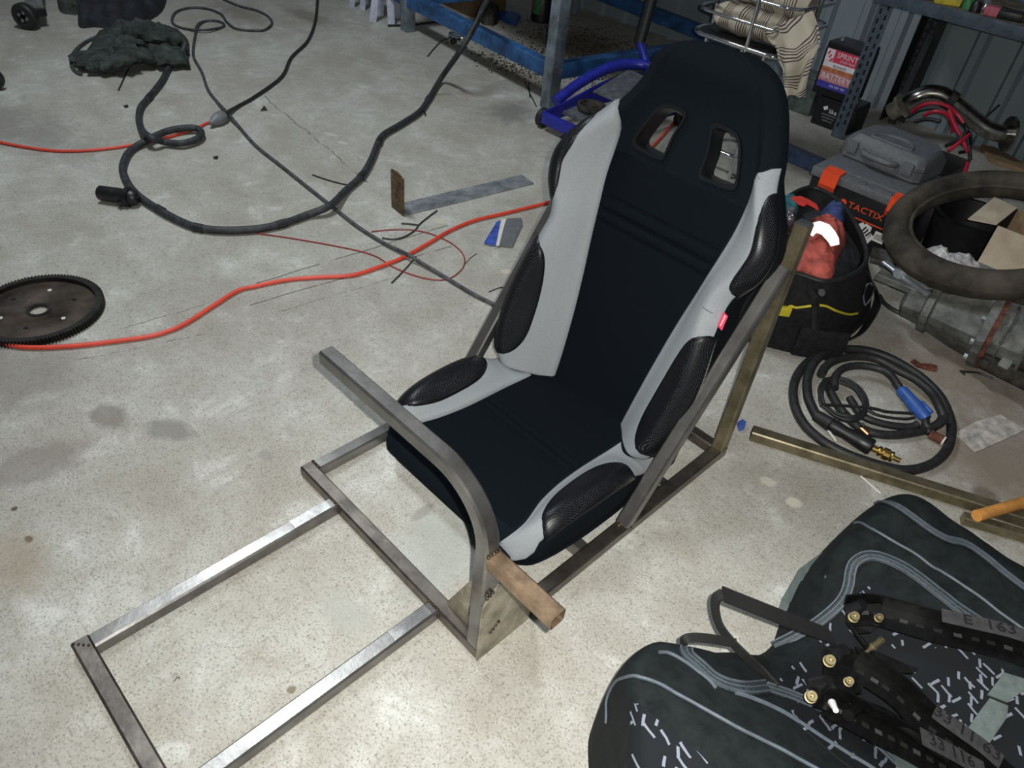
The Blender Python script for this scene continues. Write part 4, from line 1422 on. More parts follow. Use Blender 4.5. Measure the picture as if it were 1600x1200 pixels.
sd = MB().lathe(J(0, .155, .115), (0, 0, 1), [(.001, .006), (.045, .006), (.05, .016), (.062, .016), (.064, .0), (.04, -.01), (.001, -.01)], 26).build('saddle', 'grime', jk)
MB().prism([J(-.09, .26, .135), J(-.10, .50, .19), J(.10, .50, .19), J(.09, .26, .135)], (0, 0, .006)).build('cover_plate', 'jack_grey', jk, smooth=False)
hp = [J(-.16, .10, .10), J(-.165, .25, .155), J(-.15, .42, .20), J(-.10, .54, .215), J(0, .60, .21)]
MB().tube(catmull(hp, 6), 0.024, 12).build('carry_handle', 'jack_blue', jk)
h0 = J(-.01, .56, .18)
h1 = atY(1000, 66, h0.y + 0.07)
h2 = atY(1024, -20, h0.y + 0.12)
MB().tube([h0, h1], 0.018, 14).build('handle_tube', 'jack_blue', jk)
MB().tube([h1, h2, h2 + (h2-h1)*0.8], 0.025, 16).build('handle_grip', 'rubber', jk)
# ------------------------------------------------------------------ chrome rack with striped towels
CY = 2.72
ck = thing('chrome_rack', 'round-cornered chrome tube rack standing behind the seat head', 'rack', (-1.5, CY, 0))
def ringpath(z, w, dpt, r, cx_, cy_):
    P = []
    for (sx, sy, a0) in ((1, -1, -pi/2), (1, 1, 0), (-1, 1, pi/2), (-1, -1, pi)):
        for k in range(7):
            a = a0 + pi/2*k/6
            P.append((cx_ + sx*(w/2-r) + r*cos(a), cy_ + sy*(dpt/2-r) + r*sin(a), z))
    return P
fl_ = atY(1088, 45, CY)      # front left bottom corner region of the rack
fr_ = atY(1166, 77, CY)
zb_ = (atY(1120, 61, CY).z)
rw = 0.42
cxr = fl_.x + rw/2 - 0.035
for nm, z, r in (('base_ring', zb_, .0085), ('mid_rail', zb_+0.085, .006), ('mid_rail', zb_+0.165, .006), ('top_rail', zb_+0.245, .0085)):
    MB().tube(ringpath(z, rw, 0.34, 0.08, cxr, CY+0.17), r, 10, closed=True).build(nm, 'chrome', ck)
for x, y in ((fr_.x, CY), (fr_.x, CY+0.34), (cxr-rw/2, CY+0.17), (cxr+rw/2, CY+0.17)):
    MB().tube([(x, y, zb_-0.01), (x, y, zb_+0.26)], 0.009, 12).build('post', 'chrome', ck)
for x, y in ((cxr-0.13, CY+0.02), (cxr+0.13, CY+0.02), (cxr-0.13, CY+0.32), (cxr+0.13, CY+0.32)):
    MB().tube([(x, y, 0.001), (x, y, zb_)], 0.009, 10).build('leg', 'chrome', ck)
zf_ = max(0.03, atY(1128, 237, CY+0.02).z)
MB().tube(ringpath(zf_, 0.30, 0.32, 0.05, cxr, CY+0.17), 0.010, 10, closed=True).build('foot_ring', 'chrome', ck)
MB().box((cxr, CY+0.17, zb_), (rw-0.03, 0.31, 0.006)).build('shelf_plate', 'black_plastic', ck, smooth=False)
def towel_roll(c, ln, r, seed, label, rx=0.0):
    rows, uvs = [], []
    for i in range(41):
        t = i/40
        rr = r*(0.55 + 0.45*min(1, 6*min(t, 1-t) + 0.2)) * (1 + 0.12*noise.noise(Vector((t*7, seed, 0))))
        row, ur = [], []
        for k in range(29):
            a = 2*pi*k/28
            w = 1 + 0.16*noise.noise(Vector((cos(a)*2+seed, sin(a)*2, t*6)))
            row.append((c[0] + ln*(t-0.5), c[1] + rr*w*cos(a)*1.25, c[2] + rr*w*sin(a) + rx*(t-0.5)))
            ur.append((t*ln*1.9 + 0.05*seed + 0.02*noise.noise(Vector((a, t*5, seed))), a*0.03))
        rows.append(row)
        uvs.append(ur)
    b = MB()
    b.grid(rows, uvs)
    m = 29
    return tag(b.build('folded_towel', 'striped_cloth', angle=70), label, 'towel', 'striped towels in the chrome rack')
towel_roll((cxr, CY+0.12, zb_+0.062), 0.33, 0.052, 1.0, 'rolled cream striped towel lying lowest in the chrome rack')
towel_roll((cxr+0.02, CY+0.16, zb_+0.165), 0.33, 0.058, 2.0, 'rolled cream striped towel on top in the chrome rack', -0.03)
# hanging towel over the right end: a draped, folded sheet
px_edge = [((1183, 52), (1258, 20)), ((1190, 66), (1272, 45)), ((1205, 78), (1280, 68)), ((1213, 95), (1279, 82)), ((1222, 110), (1272, 98)), ((1224, 125), (1265, 118)), ((1227, 140), (1260, 135)), ((1228, 148), (1256, 151))]
yd = CY - 0.03
rows, uvs = [], []
for i, (l, r) in enumerate(px_edge):
    a, b_ = atY(*l, yd), atY(*r, yd)
    row, ur = [], []
    for k in range(25):
        t = k/24
        p = a + (b_-a)*t
        f = 0.018*sin(t*9 + i*0.5) + 0.012*noise.noise(Vector((t*5, i*0.5, 3)))
        row.append(p + Vector((0, f + 0.05*(1-min(1, i/3)), 0.006*noise.noise(Vector((t*6, i*0.7, 9))))))
        ur.append((0.055*i + 0.05*t + (0.10*abs(t-0.5)), t*0.05))
    rows.append(row)
    uvs.append(ur)
P2, U2 = [], []
for i in range(len(rows)-1):
    for s in range(4):
        t = s/4
        P2.append([p + (q-p)*t for p, q in zip(rows[i], rows[i+1])])
        U2.append([(p[0] + (q[0]-p[0])*t, p[1] + (q[1]-p[1])*t) for p, q in zip(uvs[i], uvs[i+1])])
P2.append(rows[-1])
U2.append(uvs[-1])
b = MB()
b.grid(P2, U2, thick=0.006)
tag(b.build('hanging_towel', 'striped_cloth', angle=70), 'cream striped towel hanging over the right end of the chrome rack', 'towel', 'striped towels in the chrome rack')

# ------------------------------------------------------------------ slotted shelving at the wall
SHY = 3.60
pb = at(1295, 213)
sv = thing('shelving_unit', 'blue-grey slotted angle steel shelving against the wall', 'shelving', (pb.x+0.5, 3.85, 0))
SX0, SX1 = pb.x, pb.x + 1.25
def angle_post(x, y, sy, mat, w=0.062):
    p = MB().prism([(x, y, 0), (x+w, y, 0), (x+w, y+sy*0.003, 0), (x+0.003, y+sy*0.003, 0), (x+0.003, y+sy*w, 0), (x, y+sy*w, 0)], (0, 0, 1.7)).build('post', mat, sv, smooth=False)
    sl = MB()
    z = 0.06
    while z < 0.9:
        for xo in (0.016, 0.044):
            yy = y - 0.0012 if sy > 0 else y - sy*(-0.0042)
            sl.box((x+xo, y + (-0.0008 if sy > 0 else -0.0036), z + (0.019 if xo > 0.03 else 0)), (0.009, 0.001, 0.020))
        z += 0.038
    sl.build('slots', 'hole_dark' if mat == 'shelf_paint' else 'shelf_paint', p, smooth=False)['kind'] = 'stuff'
    return p
angle_post(SX0, SHY, 1, 'shelf_paint')
angle_post(SX1, SHY, 1, 'shelf_paint')
angle_post(SX0 + 0.04, 4.14, -1, 'shelf_dark', 0.095)
angle_post(SX1, 4.14, -1, 'shelf_dark')
for zz in (0.605, 1.25):
    MB().box(((SX0+SX1)/2, SHY-0.004, zz), (SX1-SX0+0.06, 0.006, 0.05), bev=0.002).build('beam', 'shelf_paint', sv)
    MB().box(((SX0+SX1)/2, 4.15, zz), (SX1-SX0+0.06, 0.006, 0.05), bev=0.002).build('beam', 'shelf_paint', sv)
    MB().box(((SX0+SX1)/2, (SHY+4.14)/2, zz+0.012), (SX1-SX0, 4.14-SHY, 0.014)).build('shelf_board', 'shelf_board', sv, smooth=False)
# bits lying on the shelf
zs = 0.6245
def bit(px, y, s, name, label, cat, mat, shape='box', rz=0.2):
    c = atY(px[0], px[1], y)
    c.z = zs
    b = MB()
    if shape == 'box':
        b.box(c + Vector((0, 0, s[2]/2)), s, Matrix.Rotation(rz, 3, 'Z'), bev=min(s)*0.2)
    else:
        b.lathe(c, (0, 0, 1), [(.001, 0), (s[0]/2, 0), (s[0]/2, s[2]*0.7), (s[0]/3, s[2]), (.001, s[2])], 16)
    return tag(b.build(name, mat), label, cat)
bit((1480, 2), 3.68, (.10, .05, .03), 'cloth_scrap', 'yellow scrap on the shelf edge', 'scrap', 'yellow_stuff', rz=0.5)
bit((1515, 6), 3.70, (.05, .05, .035), 'bottle_cap', 'green cap on the shelf', 'cap', 'print_green', 'lathe')
bit((1526, 10), 3.67, (.045, .045, .04), 'socket_bit', 'dark socket on the shelf', 'tool', 'black_plastic', 'lathe')
bit((1540, 8), 3.69, (.035, .035, .05), 'chrome_socket', 'chrome socket on the shelf', 'tool', 'chrome', 'lathe')
bit((1554, 10), 3.68, (.055, .05, .035), 'pink_pouch', 'pink pouch on the shelf', 'pouch', 'pink_stuff')
bit((1586, 10), 3.69, (.09, .05, .03), 'black_clip', 'black clip on the shelf at the right edge', 'clip', 'black_plastic')
tag(MB().tube([atY(1560, 2, 3.78).xy.to_3d() + Vector((0, 0, zs+.012)), atY(1640, 18, 3.78).xy.to_3d() + Vector((0, 0, zs+.012))], 0.012, 10).build('spanner', 'chrome_dull'), 'dull chrome bar lying on the shelf', 'tool')
# blue beam on the floor, ply sheet behind it
c0, c1 = at(1218, 232, .03), at(1296, 270, .03)
tag(MB().bar((c0.x-0.25, c0.y+0.02, 0.032), (c1.x+0.4, c1.y-0.02, 0.032), 0.05, 0.062, bev=0.006).build('steel_beam', 'beam_blue'), 'blue steel beam lying behind the seat and toolbox', 'beam')
# ---- batteries
def battery(px_tl, px_br, y, label, w, d_, h, z0, xl):
    t = thing('car_battery', label, 'battery', (xl+w/2, y+d_/2, z0), 'car batteries by the shelving')
    MB().box((xl+w/2, y+d_/2, z0+h*0.44), (w, d_, h*0.88), bev=0.006).build('case', 'batt_black', t)
    MB().box((xl+w/2, y+d_/2, z0+h*0.92), (w*0.98, d_*0.96, h*0.12), bev=0.006).build('lid', 'black_plastic', t)
    for s in (0.2, 0.8):
        MB().lathe((xl+w*s, y+d_*0.4, z0+h*0.975), (0, 0, 1), [(.001, .018), (.008, .018), (.010, 0), (.001, 0)], 12).build('terminal', 'lead_grey', t)
    return t
BY = 3.67
tl = atY(1294, 68, BY)
brr = atY(1278, 140, BY)
zl = atY(1275, 145, BY).z
bw = 0.19
x0 = atY(1282, 100, BY).x
H2 = tl.z - zl + 0.02
lowb = battery(None, None, BY, 'plain black battery standing on the floor under the labelled one', 0.20, 0.16, max(zl-0.004, 0.12), 0.001, x0+0.045)
upb = battery(None, None, BY, 'black battery with red white and blue label on top of another battery', bw, 0.16, H2, max(zl-0.004, 0.12)+0.003, x0)
zl = max(zl-0.004, 0.12)+0.003
def panel(x0_, x1_, z0_, z1_, nm, mat, par, y=BY, e=0.0012):
    return MB().box(((x0_+x1_)/2, y-e/2, (z0_+z1_)/2), (x1_-x0_, e, z1_-z0_)).build(nm, mat, par, smooth=False)
lx0, lx1 = x0+0.012, x0+bw-0.012
lz0, lz1 = zl+0.035, zl+H2*0.86
lh = lz1-lz0
panel(lx0, lx1, lz0, lz0+lh*0.17, 'label_stripe', 'print_blue', upb)
panel(lx0, lx1, lz0+lh*0.17, lz0+lh*0.43, 'label_stripe', 'print_pink', upb)
panel(lx0, lx1, lz0+lh*0.43, lz0+lh*0.54, 'label_stripe', 'print_orange', upb)
panel(lx0, lx1, lz0+lh*0.54, lz0+lh*0.68, 'label_stripe', 'print_white', upb)
panel(lx0, lx1, lz0+lh*0.68, lz1, 'label_stripe', 'print_red', upb)
Mx = lambda x, z, y=BY: frame_m((x, y-0.0016, z), (1, 0, 0), (0, 0, 1))
MB().box((lx0+0.020, BY-0.0016, lz0+lh*0.84), (0.040, 0.0012, lh*0.30)).build('white_corner', 'print_white', upb, smooth=False)
text('SPRINT', lh*0.19, Mx((lx0+lx1)/2+0.022, lz0+lh*0.88), 'print_white', upb, sx=1.0)
text('START PLUS', lh*0.08, Mx((lx0+lx1)/2+0.03, lz0+lh*0.75), 'print_white', upb)
text('BATTERY', lh*0.22, Mx((lx0+lx1)/2, lz0+lh*0.30), 'print_white', upb, sx=0.95)
text('ALWAYS', lh*0.10, Mx((lx0+lx1)/2, lz0+lh*0.59), 'ink', upb)
text('(02) 4351 354', lh*0.08, Mx((lx0+lx1)/2+0.02, lz0+lh*0.09), 'print_white', upb)
for k in range(3):
    MB().box((lx0+0.012+0.010*k, BY-0.0026, lz1-0.018-0.014*k), (0.008, 0.0012, 0.018), Matrix.Rotation(0.5, 3, 'Y')).build('check_mark', 'print_red', upb, smooth=False)
MB().prism([(x0+0.085, BY-0.001, zl*0.66), (x0+0.095, BY-0.001, zl*0.56), (x0+0.112, BY-0.001, zl*0.64), (x0+0.104, BY-0.001, zl*0.74)], (0, -0.0012, 0)).build('emblem', 'print_white', lowb, smooth=False)
text('like', 0.030, Mx(x0+0.140, zl*0.58), 'print_white', lowb)
for k in range(3):
    MB().box((x0+0.125, BY-0.0012, zl*(0.44-0.10*k)), (0.075-0.012*k, 0.0012, 0.006)).build('print_line', 'grey_plastic', lowb, smooth=False)
# grey-green tin left of the plain battery
tn = thing('metal_tin', 'grey-green metal tin standing left of the plain battery', 'tin', (x0-0.075, BY+0.13, 0))
MB().box((x0-0.075, BY+0.13, 0.085), (0.15, 0.13, 0.168), bev=0.008).build('body', 'tin_green', tn)
MB().box((x0-0.075, BY+0.13, 0.174), (0.155, 0.135, 0.012), bev=0.004).build('lid', 'tin_green', tn)
pz = at(1556, 246)
tag(MB().prism([at(x, y, .001) for x, y in [(1530, 232), (1552, 236), (1578, 250), (1598, 262), (1600, 272), (1570, 262), (1546, 254)]], (0, 0, 0.02)).build('wood_offcut', 'cardboard_in', smooth=False), 'pale wooden offcut on the floor below the exhaust flange', 'offcut')
cord('thin_cable', [(606, 40), (640, 39), (665, 36), (692, 33), (720, 30)], 0.006, 'rubber', 'thin black cable on the floor behind the far bench leg')
# tall dark offcut leaning behind the post
tag(MB().bar((SX0+0.10, 4.06, 0.002), (SX0+0.10, 4.10, 0.42), 0.035, 0.02, up=(0, 1, 0)).build('steel_offcut', 'shelf_dark'), 'short black bar leaning on the wall behind the shelf post', 'bar')
# ---- exhaust pipe lying at the wall
ep = thing('exhaust_pipe', 'bent chrome exhaust pipe with flanges lying against the wall', 'pipe', (-0.9, 3.95, 0))
epx = [((1418, 160), 3.86), ((1432, 152), 3.86), ((1450, 146), 3.88), ((1470, 148), 3.9), ((1488, 159), 3.92), ((1505, 173), 3.95), ((1525, 189), 3.98), ((1545, 203), 4.0), ((1562, 208), 4.02), ((1574, 209), 4.04)]
pp = catmull([atY(*q, y) for q, y in epx], 5)
MB().tube(pp, 0.038, 18).build('pipe', 'chrome_dull', ep)
for i in (0, -1):
    c = pp[i]
    d = (pp[1]-pp[0]).normalized() if i == 0 else (pp[-1]-pp[-2]).normalized()
    if i == 0:
        d2 = (d + Vector((0, 0, 0.3))).normalized()
        MB().lathe(c - d*0.03, d, [(.036, 0), (.062, 0), (.062, .012), (.036, .012)], 6).build('flange', 'plate_steel', ep, smooth=False)
        MB().tube([c - d*0.085, c - d*0.02], 0.042, 10).build('collar', 'plate_steel', ep)
    else:
        MB().lathe(c, d, [(.034, 0), (.078, 0), (.078, .012), (.034, .012)], 14).build('flange', 'chrome_dull', ep, smooth=False)
mid = pp[len(pp)//2 - 4]
md_ = (pp[len(pp)//2 - 3] - pp[len(pp)//2 - 5]).normalized()
MB().cyl(mid - md_*0.018, mid + md_*0.018, 0.043, seg=18).build('clamp', 'grime', ep)
MB().bar(pp[-14] + Vector((0, 0, .03)), pp[-14] + Vector((0.03, 0, 0.10)), 0.03, 0.008).build('bracket_tab', 'grime', ep)
# support crate for pipe and leads
cr = thing('crate', 'black plastic crate behind the grey case holding jumper leads', 'crate', (-0.93, 3.5, 0))
cx0, cx1, cy0, cy1, ch = -1.12, -0.76, 3.32, 3.62, 0.10
MB().box(((cx0+cx1)/2, (cy0+cy1)/2, 0.006), (cx1-cx0, cy1-cy0, 0.01)).build('base', 'black_plastic', cr, smooth=False)
for (c, s) in ((((cx0+cx1)/2, cy0, ch/2), (cx1-cx0, 0.008, ch)), (((cx0+cx1)/2, cy1, ch/2), (cx1-cx0, 0.008, ch)), ((cx0, (cy0+cy1)/2, ch/2), (0.008, cy1-cy0, ch)), ((cx1, (cy0+cy1)/2, ch/2), (0.008, cy1-cy0, ch))):
    MB().box(c, s, bev=0.002).build('side', 'black_plastic', cr)
# jumper leads
def lead(name, label, runs, mat):
    t = thing(name, label, 'lead', (-0.9, 3.45, 0.012), 'jumper leads by the grey case')
    for r_ in runs:
        MB().tube(catmull([atY(x, y, yy) for x, y, yy in r_], 6), 0.0075, 8).build('cable', mat, t)
    return t
lead('jumper_lead', 'red jumper lead arching behind the grey case', [
    [(1425, 175, 3.40), (1440, 165, 3.38), (1460, 161, 3.38), (1480, 166, 3.40), (1495, 178, 3.42), (1506, 192, 3.42)],
    [(1445, 180, 3.36), (1460, 174, 3.35), (1478, 178, 3.36), (1488, 192, 3.38), (1489, 206, 3.40)],
    [(1483, 172, 3.38), (1492, 195, 3.36), (1503, 215, 3.34), (1512, 238, 3.32)],
    [(1482, 236, 3.20), (1500, 222, 3.24), (1514, 210, 3.30)], [(1512, 255, 3.15), (1508, 268, 3.10), (1502, 277, 3.06)]], 'red_lead')
lead('jumper_lead', 'black jumper lead tangled with the red one', [
    [(1420, 182, 3.44), (1440, 171, 3.44), (1468, 170, 3.45), (1494, 186, 3.45), (1510, 200, 3.44), (1514, 225, 3.42), (1516, 250, 3.40)],
    [(1430, 190, 3.42), (1450, 186, 3.42), (1470, 190, 3.42)], [(1478, 228, 3.22), (1495, 220, 3.26), (1512, 206, 3.30), (1517, 222, 3.40), (1512, 235, 3.50), (1500, 238, 3.55)]], 'rubber')
# ------------------------------------------------------------------ toolbox and grey case
TBH = 0.235
c = at(1275, 256, TBH)
tx0, ty0 = c.x, c.y
tw, tdp = 0.38, 0.27
tbx = thing('toolbox', 'black plastic toolbox with grey lid and orange latches', 'toolbox', (tx0+tw/2, ty0+tdp/2, 0))
MB().box((tx0+tw/2, ty0+tdp/2, 0.098), (tw, tdp, 0.194), bev=0.010).build('tub', 'black_plastic', tbx)
lid = MB()
lid.box((tx0+tw/2, ty0+tdp/2, 0.212), (tw+0.014, tdp+0.014, 0.034), bev=0.008)
lid.box((tx0+tw/2, ty0+tdp/2+0.01, 0.231), (tw-0.06, tdp-0.06, 0.010), bev=0.004)
lid_o = lid.build('lid', 'grey_plastic', tbx)
for k in range(4):
    MB().box((tx0+0.06+k*0.095, ty0+0.010, 0.231), (0.07, 0.016, 0.005), bev=0.002).build('lid_rib', 'grey_plastic', lid_o)
for px in ((1305, 262), (1414, 302)):
    q = atY(px[0], px[1], ty0)
    la = MB()
    la.prism([(q.x-0.033, ty0-0.009, 0.165), (q.x-0.030, ty0-0.020, 0.185), (q.x-0.030, ty0-0.016, 0.232), (q.x-0.030, ty0+0.03, 0.238), (q.x-0.030, ty0+0.03, 0.225), (q.x-0.030, ty0-0.008, 0.215)], (0.062, 0, 0))
    la.build('latch', 'orange_plastic', tbx, smooth=False)
yF = ty0 - 0.0015
q0, q1 = atY(1326, 315, ty0), atY(1388, 336, ty0)
zc_ = 0.146
xm = (q0.x+q1.x)/2
text('TACTIX', 0.032, frame_m((xm-0.004, yF, zc_), (1, 0, 0), (0, 0, 1)), 'orange_plastic', tbx, sx=1.15)
MB().lathe((xm-0.088, yF+0.001, zc_), (0, -1, 0), [(.001, .0012), (.012, .0012), (.012, 0)], 18).build('badge', 'orange_plastic', tbx)
MB().box((xm+0.02, yF, 0.112), (0.30, 0.0012, 0.004)).build('accent_line', 'orange_plastic', tbx, smooth=False)
MB().lathe((xm-0.02, yF+0.001, 0.088), (0, -1, 0), [(.001, .0012), (.011, .0012), (.011, 0)], 16).build('price_dot', 'yellow_stuff', tbx)
MB().box((xm+0.075, yF-0.0005, 0.080), (0.038, 0.0012, 0.036)).build('barcode_label', 'paper_white', tbx, smooth=False)
for k in range(6):
    MB().box((xm+0.062+0.005*k, yF-0.0014, 0.080), (0.002, 0.0008, 0.022)).build('barcode_line', 'ink', tbx, smooth=False)
text('400mm', 0.016, frame_m((xm-0.085, yF, 0.088), (1, 0, 0), (0, 0, 1)), 'red_plastic', tbx)
# grey blow-moulded drill case lying on the lid
zc0 = 0.2375
cl, crr = at(1309, 240, zc0), at(1430, 291, zc0)
cdx = (crr-cl).normalized()
cdy = Vector((-cdx.y, cdx.x, 0))
cw, cd, chh = (crr-cl).length, 0.235, 0.088
dc = thing('drill_case', 'grey moulded drill case lying on top of the toolbox', 'case', cl + cdx*cw/2 + cdy*cd/2)
def K(u, v, w):
    return cl + cdx*u + cdy*v + Vector((0, 0, w))
def caseprof(e, z):
    return [K(e+0.02, e, z), K(cw-e-0.02, e, z), K(cw-e, e+0.02, z), K(cw-e, cd-e-0.05, z), K(cw-e-0.04, cd-e, z), K(e+0.04, cd-e, z), K(e, cd-e-0.05, z), K(e, e+0.02, z)]
def shell(levels, nm):
    b = MB()
    rows = [caseprof(e, z) for e, z in levels]
    b.grid([r + r[:1] for r in rows])
    b.add(rows[0], [tuple(range(8))[::-1]])
    b.add(rows[-1], [tuple(range(8))])
    return b.build(nm, 'grey_plastic', dc, angle=35)
shell([(0.006, 0.0), (0.0, 0.006), (0.0, chh*0.46)], 'lower_shell')
ush = shell([(0.0, chh*0.48), (0.0, chh*0.62), (0.016, chh*0.9), (0.024, chh)], 'upper_shell')
MB().tube([K(cw*0.5 - cw*0.24*cos(pi*i/16), 0.04 + 0.075*sin(pi*i/16), chh+0.001) for i in range(17)], 0.006, 8).build('embossed_arc', 'grey_plastic', ush)
MB().bar(K(cw*0.26, 0.04, chh), K(cw*0.74, 0.04, chh), 0.01, 0.008).build('embossed_bar', 'grey_plastic', ush)
hp = [K(cw*0.30, 0.0, chh*0.45), K(cw*0.30, -0.012, chh*0.5), K(cw*0.36, -0.030, chh*0.52), K(cw*0.5, -0.034, chh*0.52), K(cw*0.64, -0.030, chh*0.52), K(cw*0.70, -0.012, chh*0.5), K(cw*0.70, 0.0, chh*0.45)]
MB().tube(catmull(hp, 4), 0.011, 10).build('handle', 'grey_plastic', dc)
for u in (0.14, 0.84):
    MB().box(K(cw*u, -0.003, chh*0.5), (0.04, 0.012, 0.04), Matrix(((cdx.x, cdy.x, 0), (cdx.y, cdy.y, 0), (0, 0, 1))), bev=0.003).build('catch', 'grey_plastic', dc)

# ------------------------------------------------------------------ tool bag and what sticks out of it
tb_ = thing('tool_bag', 'open black nylon tool bag with yellow trim', 'bag', (-0.66, 2.08, 0))
bot = catmull([(-0.735, 1.80, 0), (-0.60, 1.845, 0), (-0.525, 1.93, 0), (-0.515, 2.05, 0), (-0.535, 2.26, 0), (-0.62, 2.33, 0), (-0.80, 2.26, 0), (-0.845, 2.12, 0), (-0.80, 1.90, 0)], 6, closed=True)
rimpx = [(1196, 420), (1245, 428), (1292, 441), (1335, 428), (1354, 400), (1336, 350), (1306, 312), (1262, 294), (1212, 330)]
rimz = [.25, .25, .25, .255, .27, .29, .29, .29, .27]
rim = catmull([at(x, y, z) for (x, y), z in zip(rimpx, rimz)], 6, closed=True)
rows = []
for i in range(15):
    t = i/14
    row = []
    for k, (p, q) in enumerate(zip(bot, rim)):
        s = p + (q-p)*t
        cen = Vector((-0.68, 2.08, s.z))
        out = (s-cen)
        out.z = 0
        bul = 0.10*sin(pi*t)*0.55 + 0.045*noise.noise(Vector((k*0.22, t*3, 4)))*sin(pi*t)
        s = s + out*bul
        s.z = max(0.001, s.z)
        row.append(s)
    rows.append(row + row[:1])
b = MB()
b.grid(rows, thick=0.004)
m = len(bot)
b.add([p + Vector((0, 0, .001)) for p in bot], [tuple(range(m))[::-1]])
b.build('bag_body', 'nylon', tb_, angle=60, fixn=False)
rimp = [p + Vector((0, 0, 0.002)) for p in rim]
MB().tube(rimp, 0.007, 8, closed=True).build('rim_binding', 'nylon_edge', tb_)
def onbagside(k, t, off=0.006):
    k = k % m
    i = min(13, int(t*14))
    f = t*14 - i
    p = rows[i][k] + (rows[i+1][k]-rows[i][k])*f
    cen = Vector((-0.68, 2.08, p.z))
    return p + (p-cen).normalized()*off
def nearest_k(px, py):
    best = None
    d = ray(px, py)
    for k in range(m):
        for i in range(14):
            p = rows[i][k]
            q = C0 + d*((p-C0).dot(d))
            dd = (p-q).length + 0.02*(p-C0).length
            if best is None or dd < best[0]:
                best = (dd, k, i/14)
    return best[1], best[2]
def tracebag(pxs, r, nm, mat, n=4, off=0.005):
    P = []
    for px in pxs:
        k, t = nearest_k(*px)
        P.append(onbagside(k, t, off))
    return MB().tube(catmull(P, n), r, 6).build(nm, mat, tb_)
tracebag([(1222, 482), (1235, 477), (1250, 475), (1270, 476), (1290, 479), (1308, 486), (1325, 489), (1338, 490)], 0.0035, 'yellow_piping', 'yellow_trim')
k_, t_ = nearest_k(1223, 487)
p = onbagside(k_, t_, 0.006)
MB().box(p, (0.045, 0.010, 0.03), Matrix.Rotation(0.7, 3, 'Z'), bev=0.002).build('yellow_badge', 'yellow_trim', tb_)
tracebag([(1262, 420), (1268, 450), (1270, 480), (1272, 510)], 0.012, 'strap', 'nylon_edge')
k_, t_ = nearest_k(1285, 510)
MB().box(onbagside(k_, 0.22, 0.012), (0.14, 0.02, 0.10), Matrix.Rotation(0.65, 3, 'Z'), bev=0.008).build('front_pocket', 'nylon', tb_)
MB().lathe(onbagside(nearest_k(1281, 447)[0], 0.90, 0.012), (0.5, -0.6, 0.6), [(.001, .004), (.010, .004), (.012, 0)], 12).build('press_stud', 'chrome_dull', tb_)
# shoulder strap loop and carabiner on the right end
sp_ = [at(1352, 420, .22), at(1368, 450, .16), at(1372, 470, .10), at(1362, 495, .05), at(1345, 520, .03), at(1325, 532, .012)]
MB().sweep(catmull(sp_, 5), [(-.018, -.002), (.018, -.002), (.018, .002), (-.018, .002)]).build('shoulder_strap', 'nylon_edge', tb_)
cb0 = [at(1351, 478, .19), at(1349, 466, .20), at(1350, 455, .205), at(1354, 446, .21), at(1360, 443, .21), at(1365, 448, .21), at(1362, 460, .205), at(1357, 470, .20), at(1351, 478, .19)]
tag(MB().tube(catmull(cb0, 5), 0.0032, 8).build('carabiner', 'chrome'), 'chrome carabiner clipped to the side of the tool bag', 'carabiner')
# contents
def lump(name, label, cat, mat, px, z0, height, seed, n=26, folds=0.8):
    P = [at(x, y, z0) for x, y in px]
    c = sum(P, Vector())/len(P)
    ring = catmull(P, max(2, 84//len(P)), closed=True)
    mm = len(ring)
    rows_ = []
    for i in range(n+1):
        t = i/n
        row = []
        for p in ring:
            q = c + (p-c)*t
            nz_ = noise.noise(Vector((q.x*12, q.y*12, seed)))
            rid = 1-abs(noise.noise(Vector((q.x*22+seed, q.y*22, seed))))*2 + 0.5*(1-abs(noise.noise(Vector((q.x*48, q.y*48+seed, seed))))*2)
            row.append(Vector((q.x, q.y, z0 + height*(1-t**2.6)*(0.7+0.4*nz_+0.3*folds*rid))))
        rows_.append(row)
    b = MB()
    b.add([rows_[0][0]] + [p for r in rows_[1:] for p in r], [(0, 1+k, 1+(k+1) % mm) for k in range(mm)] +
          [(1+i*mm+k, 1+(i+1)*mm+k, 1+(i+1)*mm+(k+1) % mm, 1+i*mm+(k+1) % mm) for i in range(n-1) for k in range(mm)])
    bt_ = [p - Vector((0, 0, 0.05)) for p in rows_[-1]]
    b.grid([rows_[-1]+rows_[-1][:1], bt_+bt_[:1]])
    b.add(bt_, [tuple(range(mm))[::-1]])
    o = b.build(name, mat, angle=50)
    return tag(o, label, cat) if label else o
lump('tool_roll', 'dark cloth and tools filling the tool bag', 'tools', 'cloth_dark', [(1212, 405), (1245, 418), (1292, 430), (1335, 418), (1345, 395), (1335, 345), (1312, 318), (1265, 305), (1222, 340)], 0.19, 0.05, 3.3)
vest = lump('safety_vest', 'orange safety vest with silver reflective tape stuffed in the tool bag', 'vest', 'orange_cloth', [(1243, 415), (1262, 424), (1285, 434), (1302, 430), (1308, 405), (1322, 378), (1318, 355), (1302, 342), (1280, 338), (1262, 350), (1250, 375)], 0.245, 0.055, 5.2)
tpx = [(1264, 366), (1270, 357), (1280, 355), (1290, 359), (1297, 367), (1303, 376), (1305, 384)]
rowsT = []
for i, (x, y) in enumerate(tpx):
    t = i/(len(tpx)-1)
    ax_ = Vector((tpx[min(i+1, 6)][0]-tpx[max(i-1, 0)][0], tpx[min(i+1, 6)][1]-tpx[max(i-1, 0)][1]))
    ax_.normalize()
    nx_ = (-ax_.y, ax_.x)
    rowsT.append([at(x + nx_[0]*s*(10-3*abs(2*t-1)**2), y + nx_[1]*s*(10-3*abs(2*t-1)**2), 0.315) for s in (-1, -0.4, 0.2, 1)])
toc = (C0 - rowsT[3][1]).normalized()
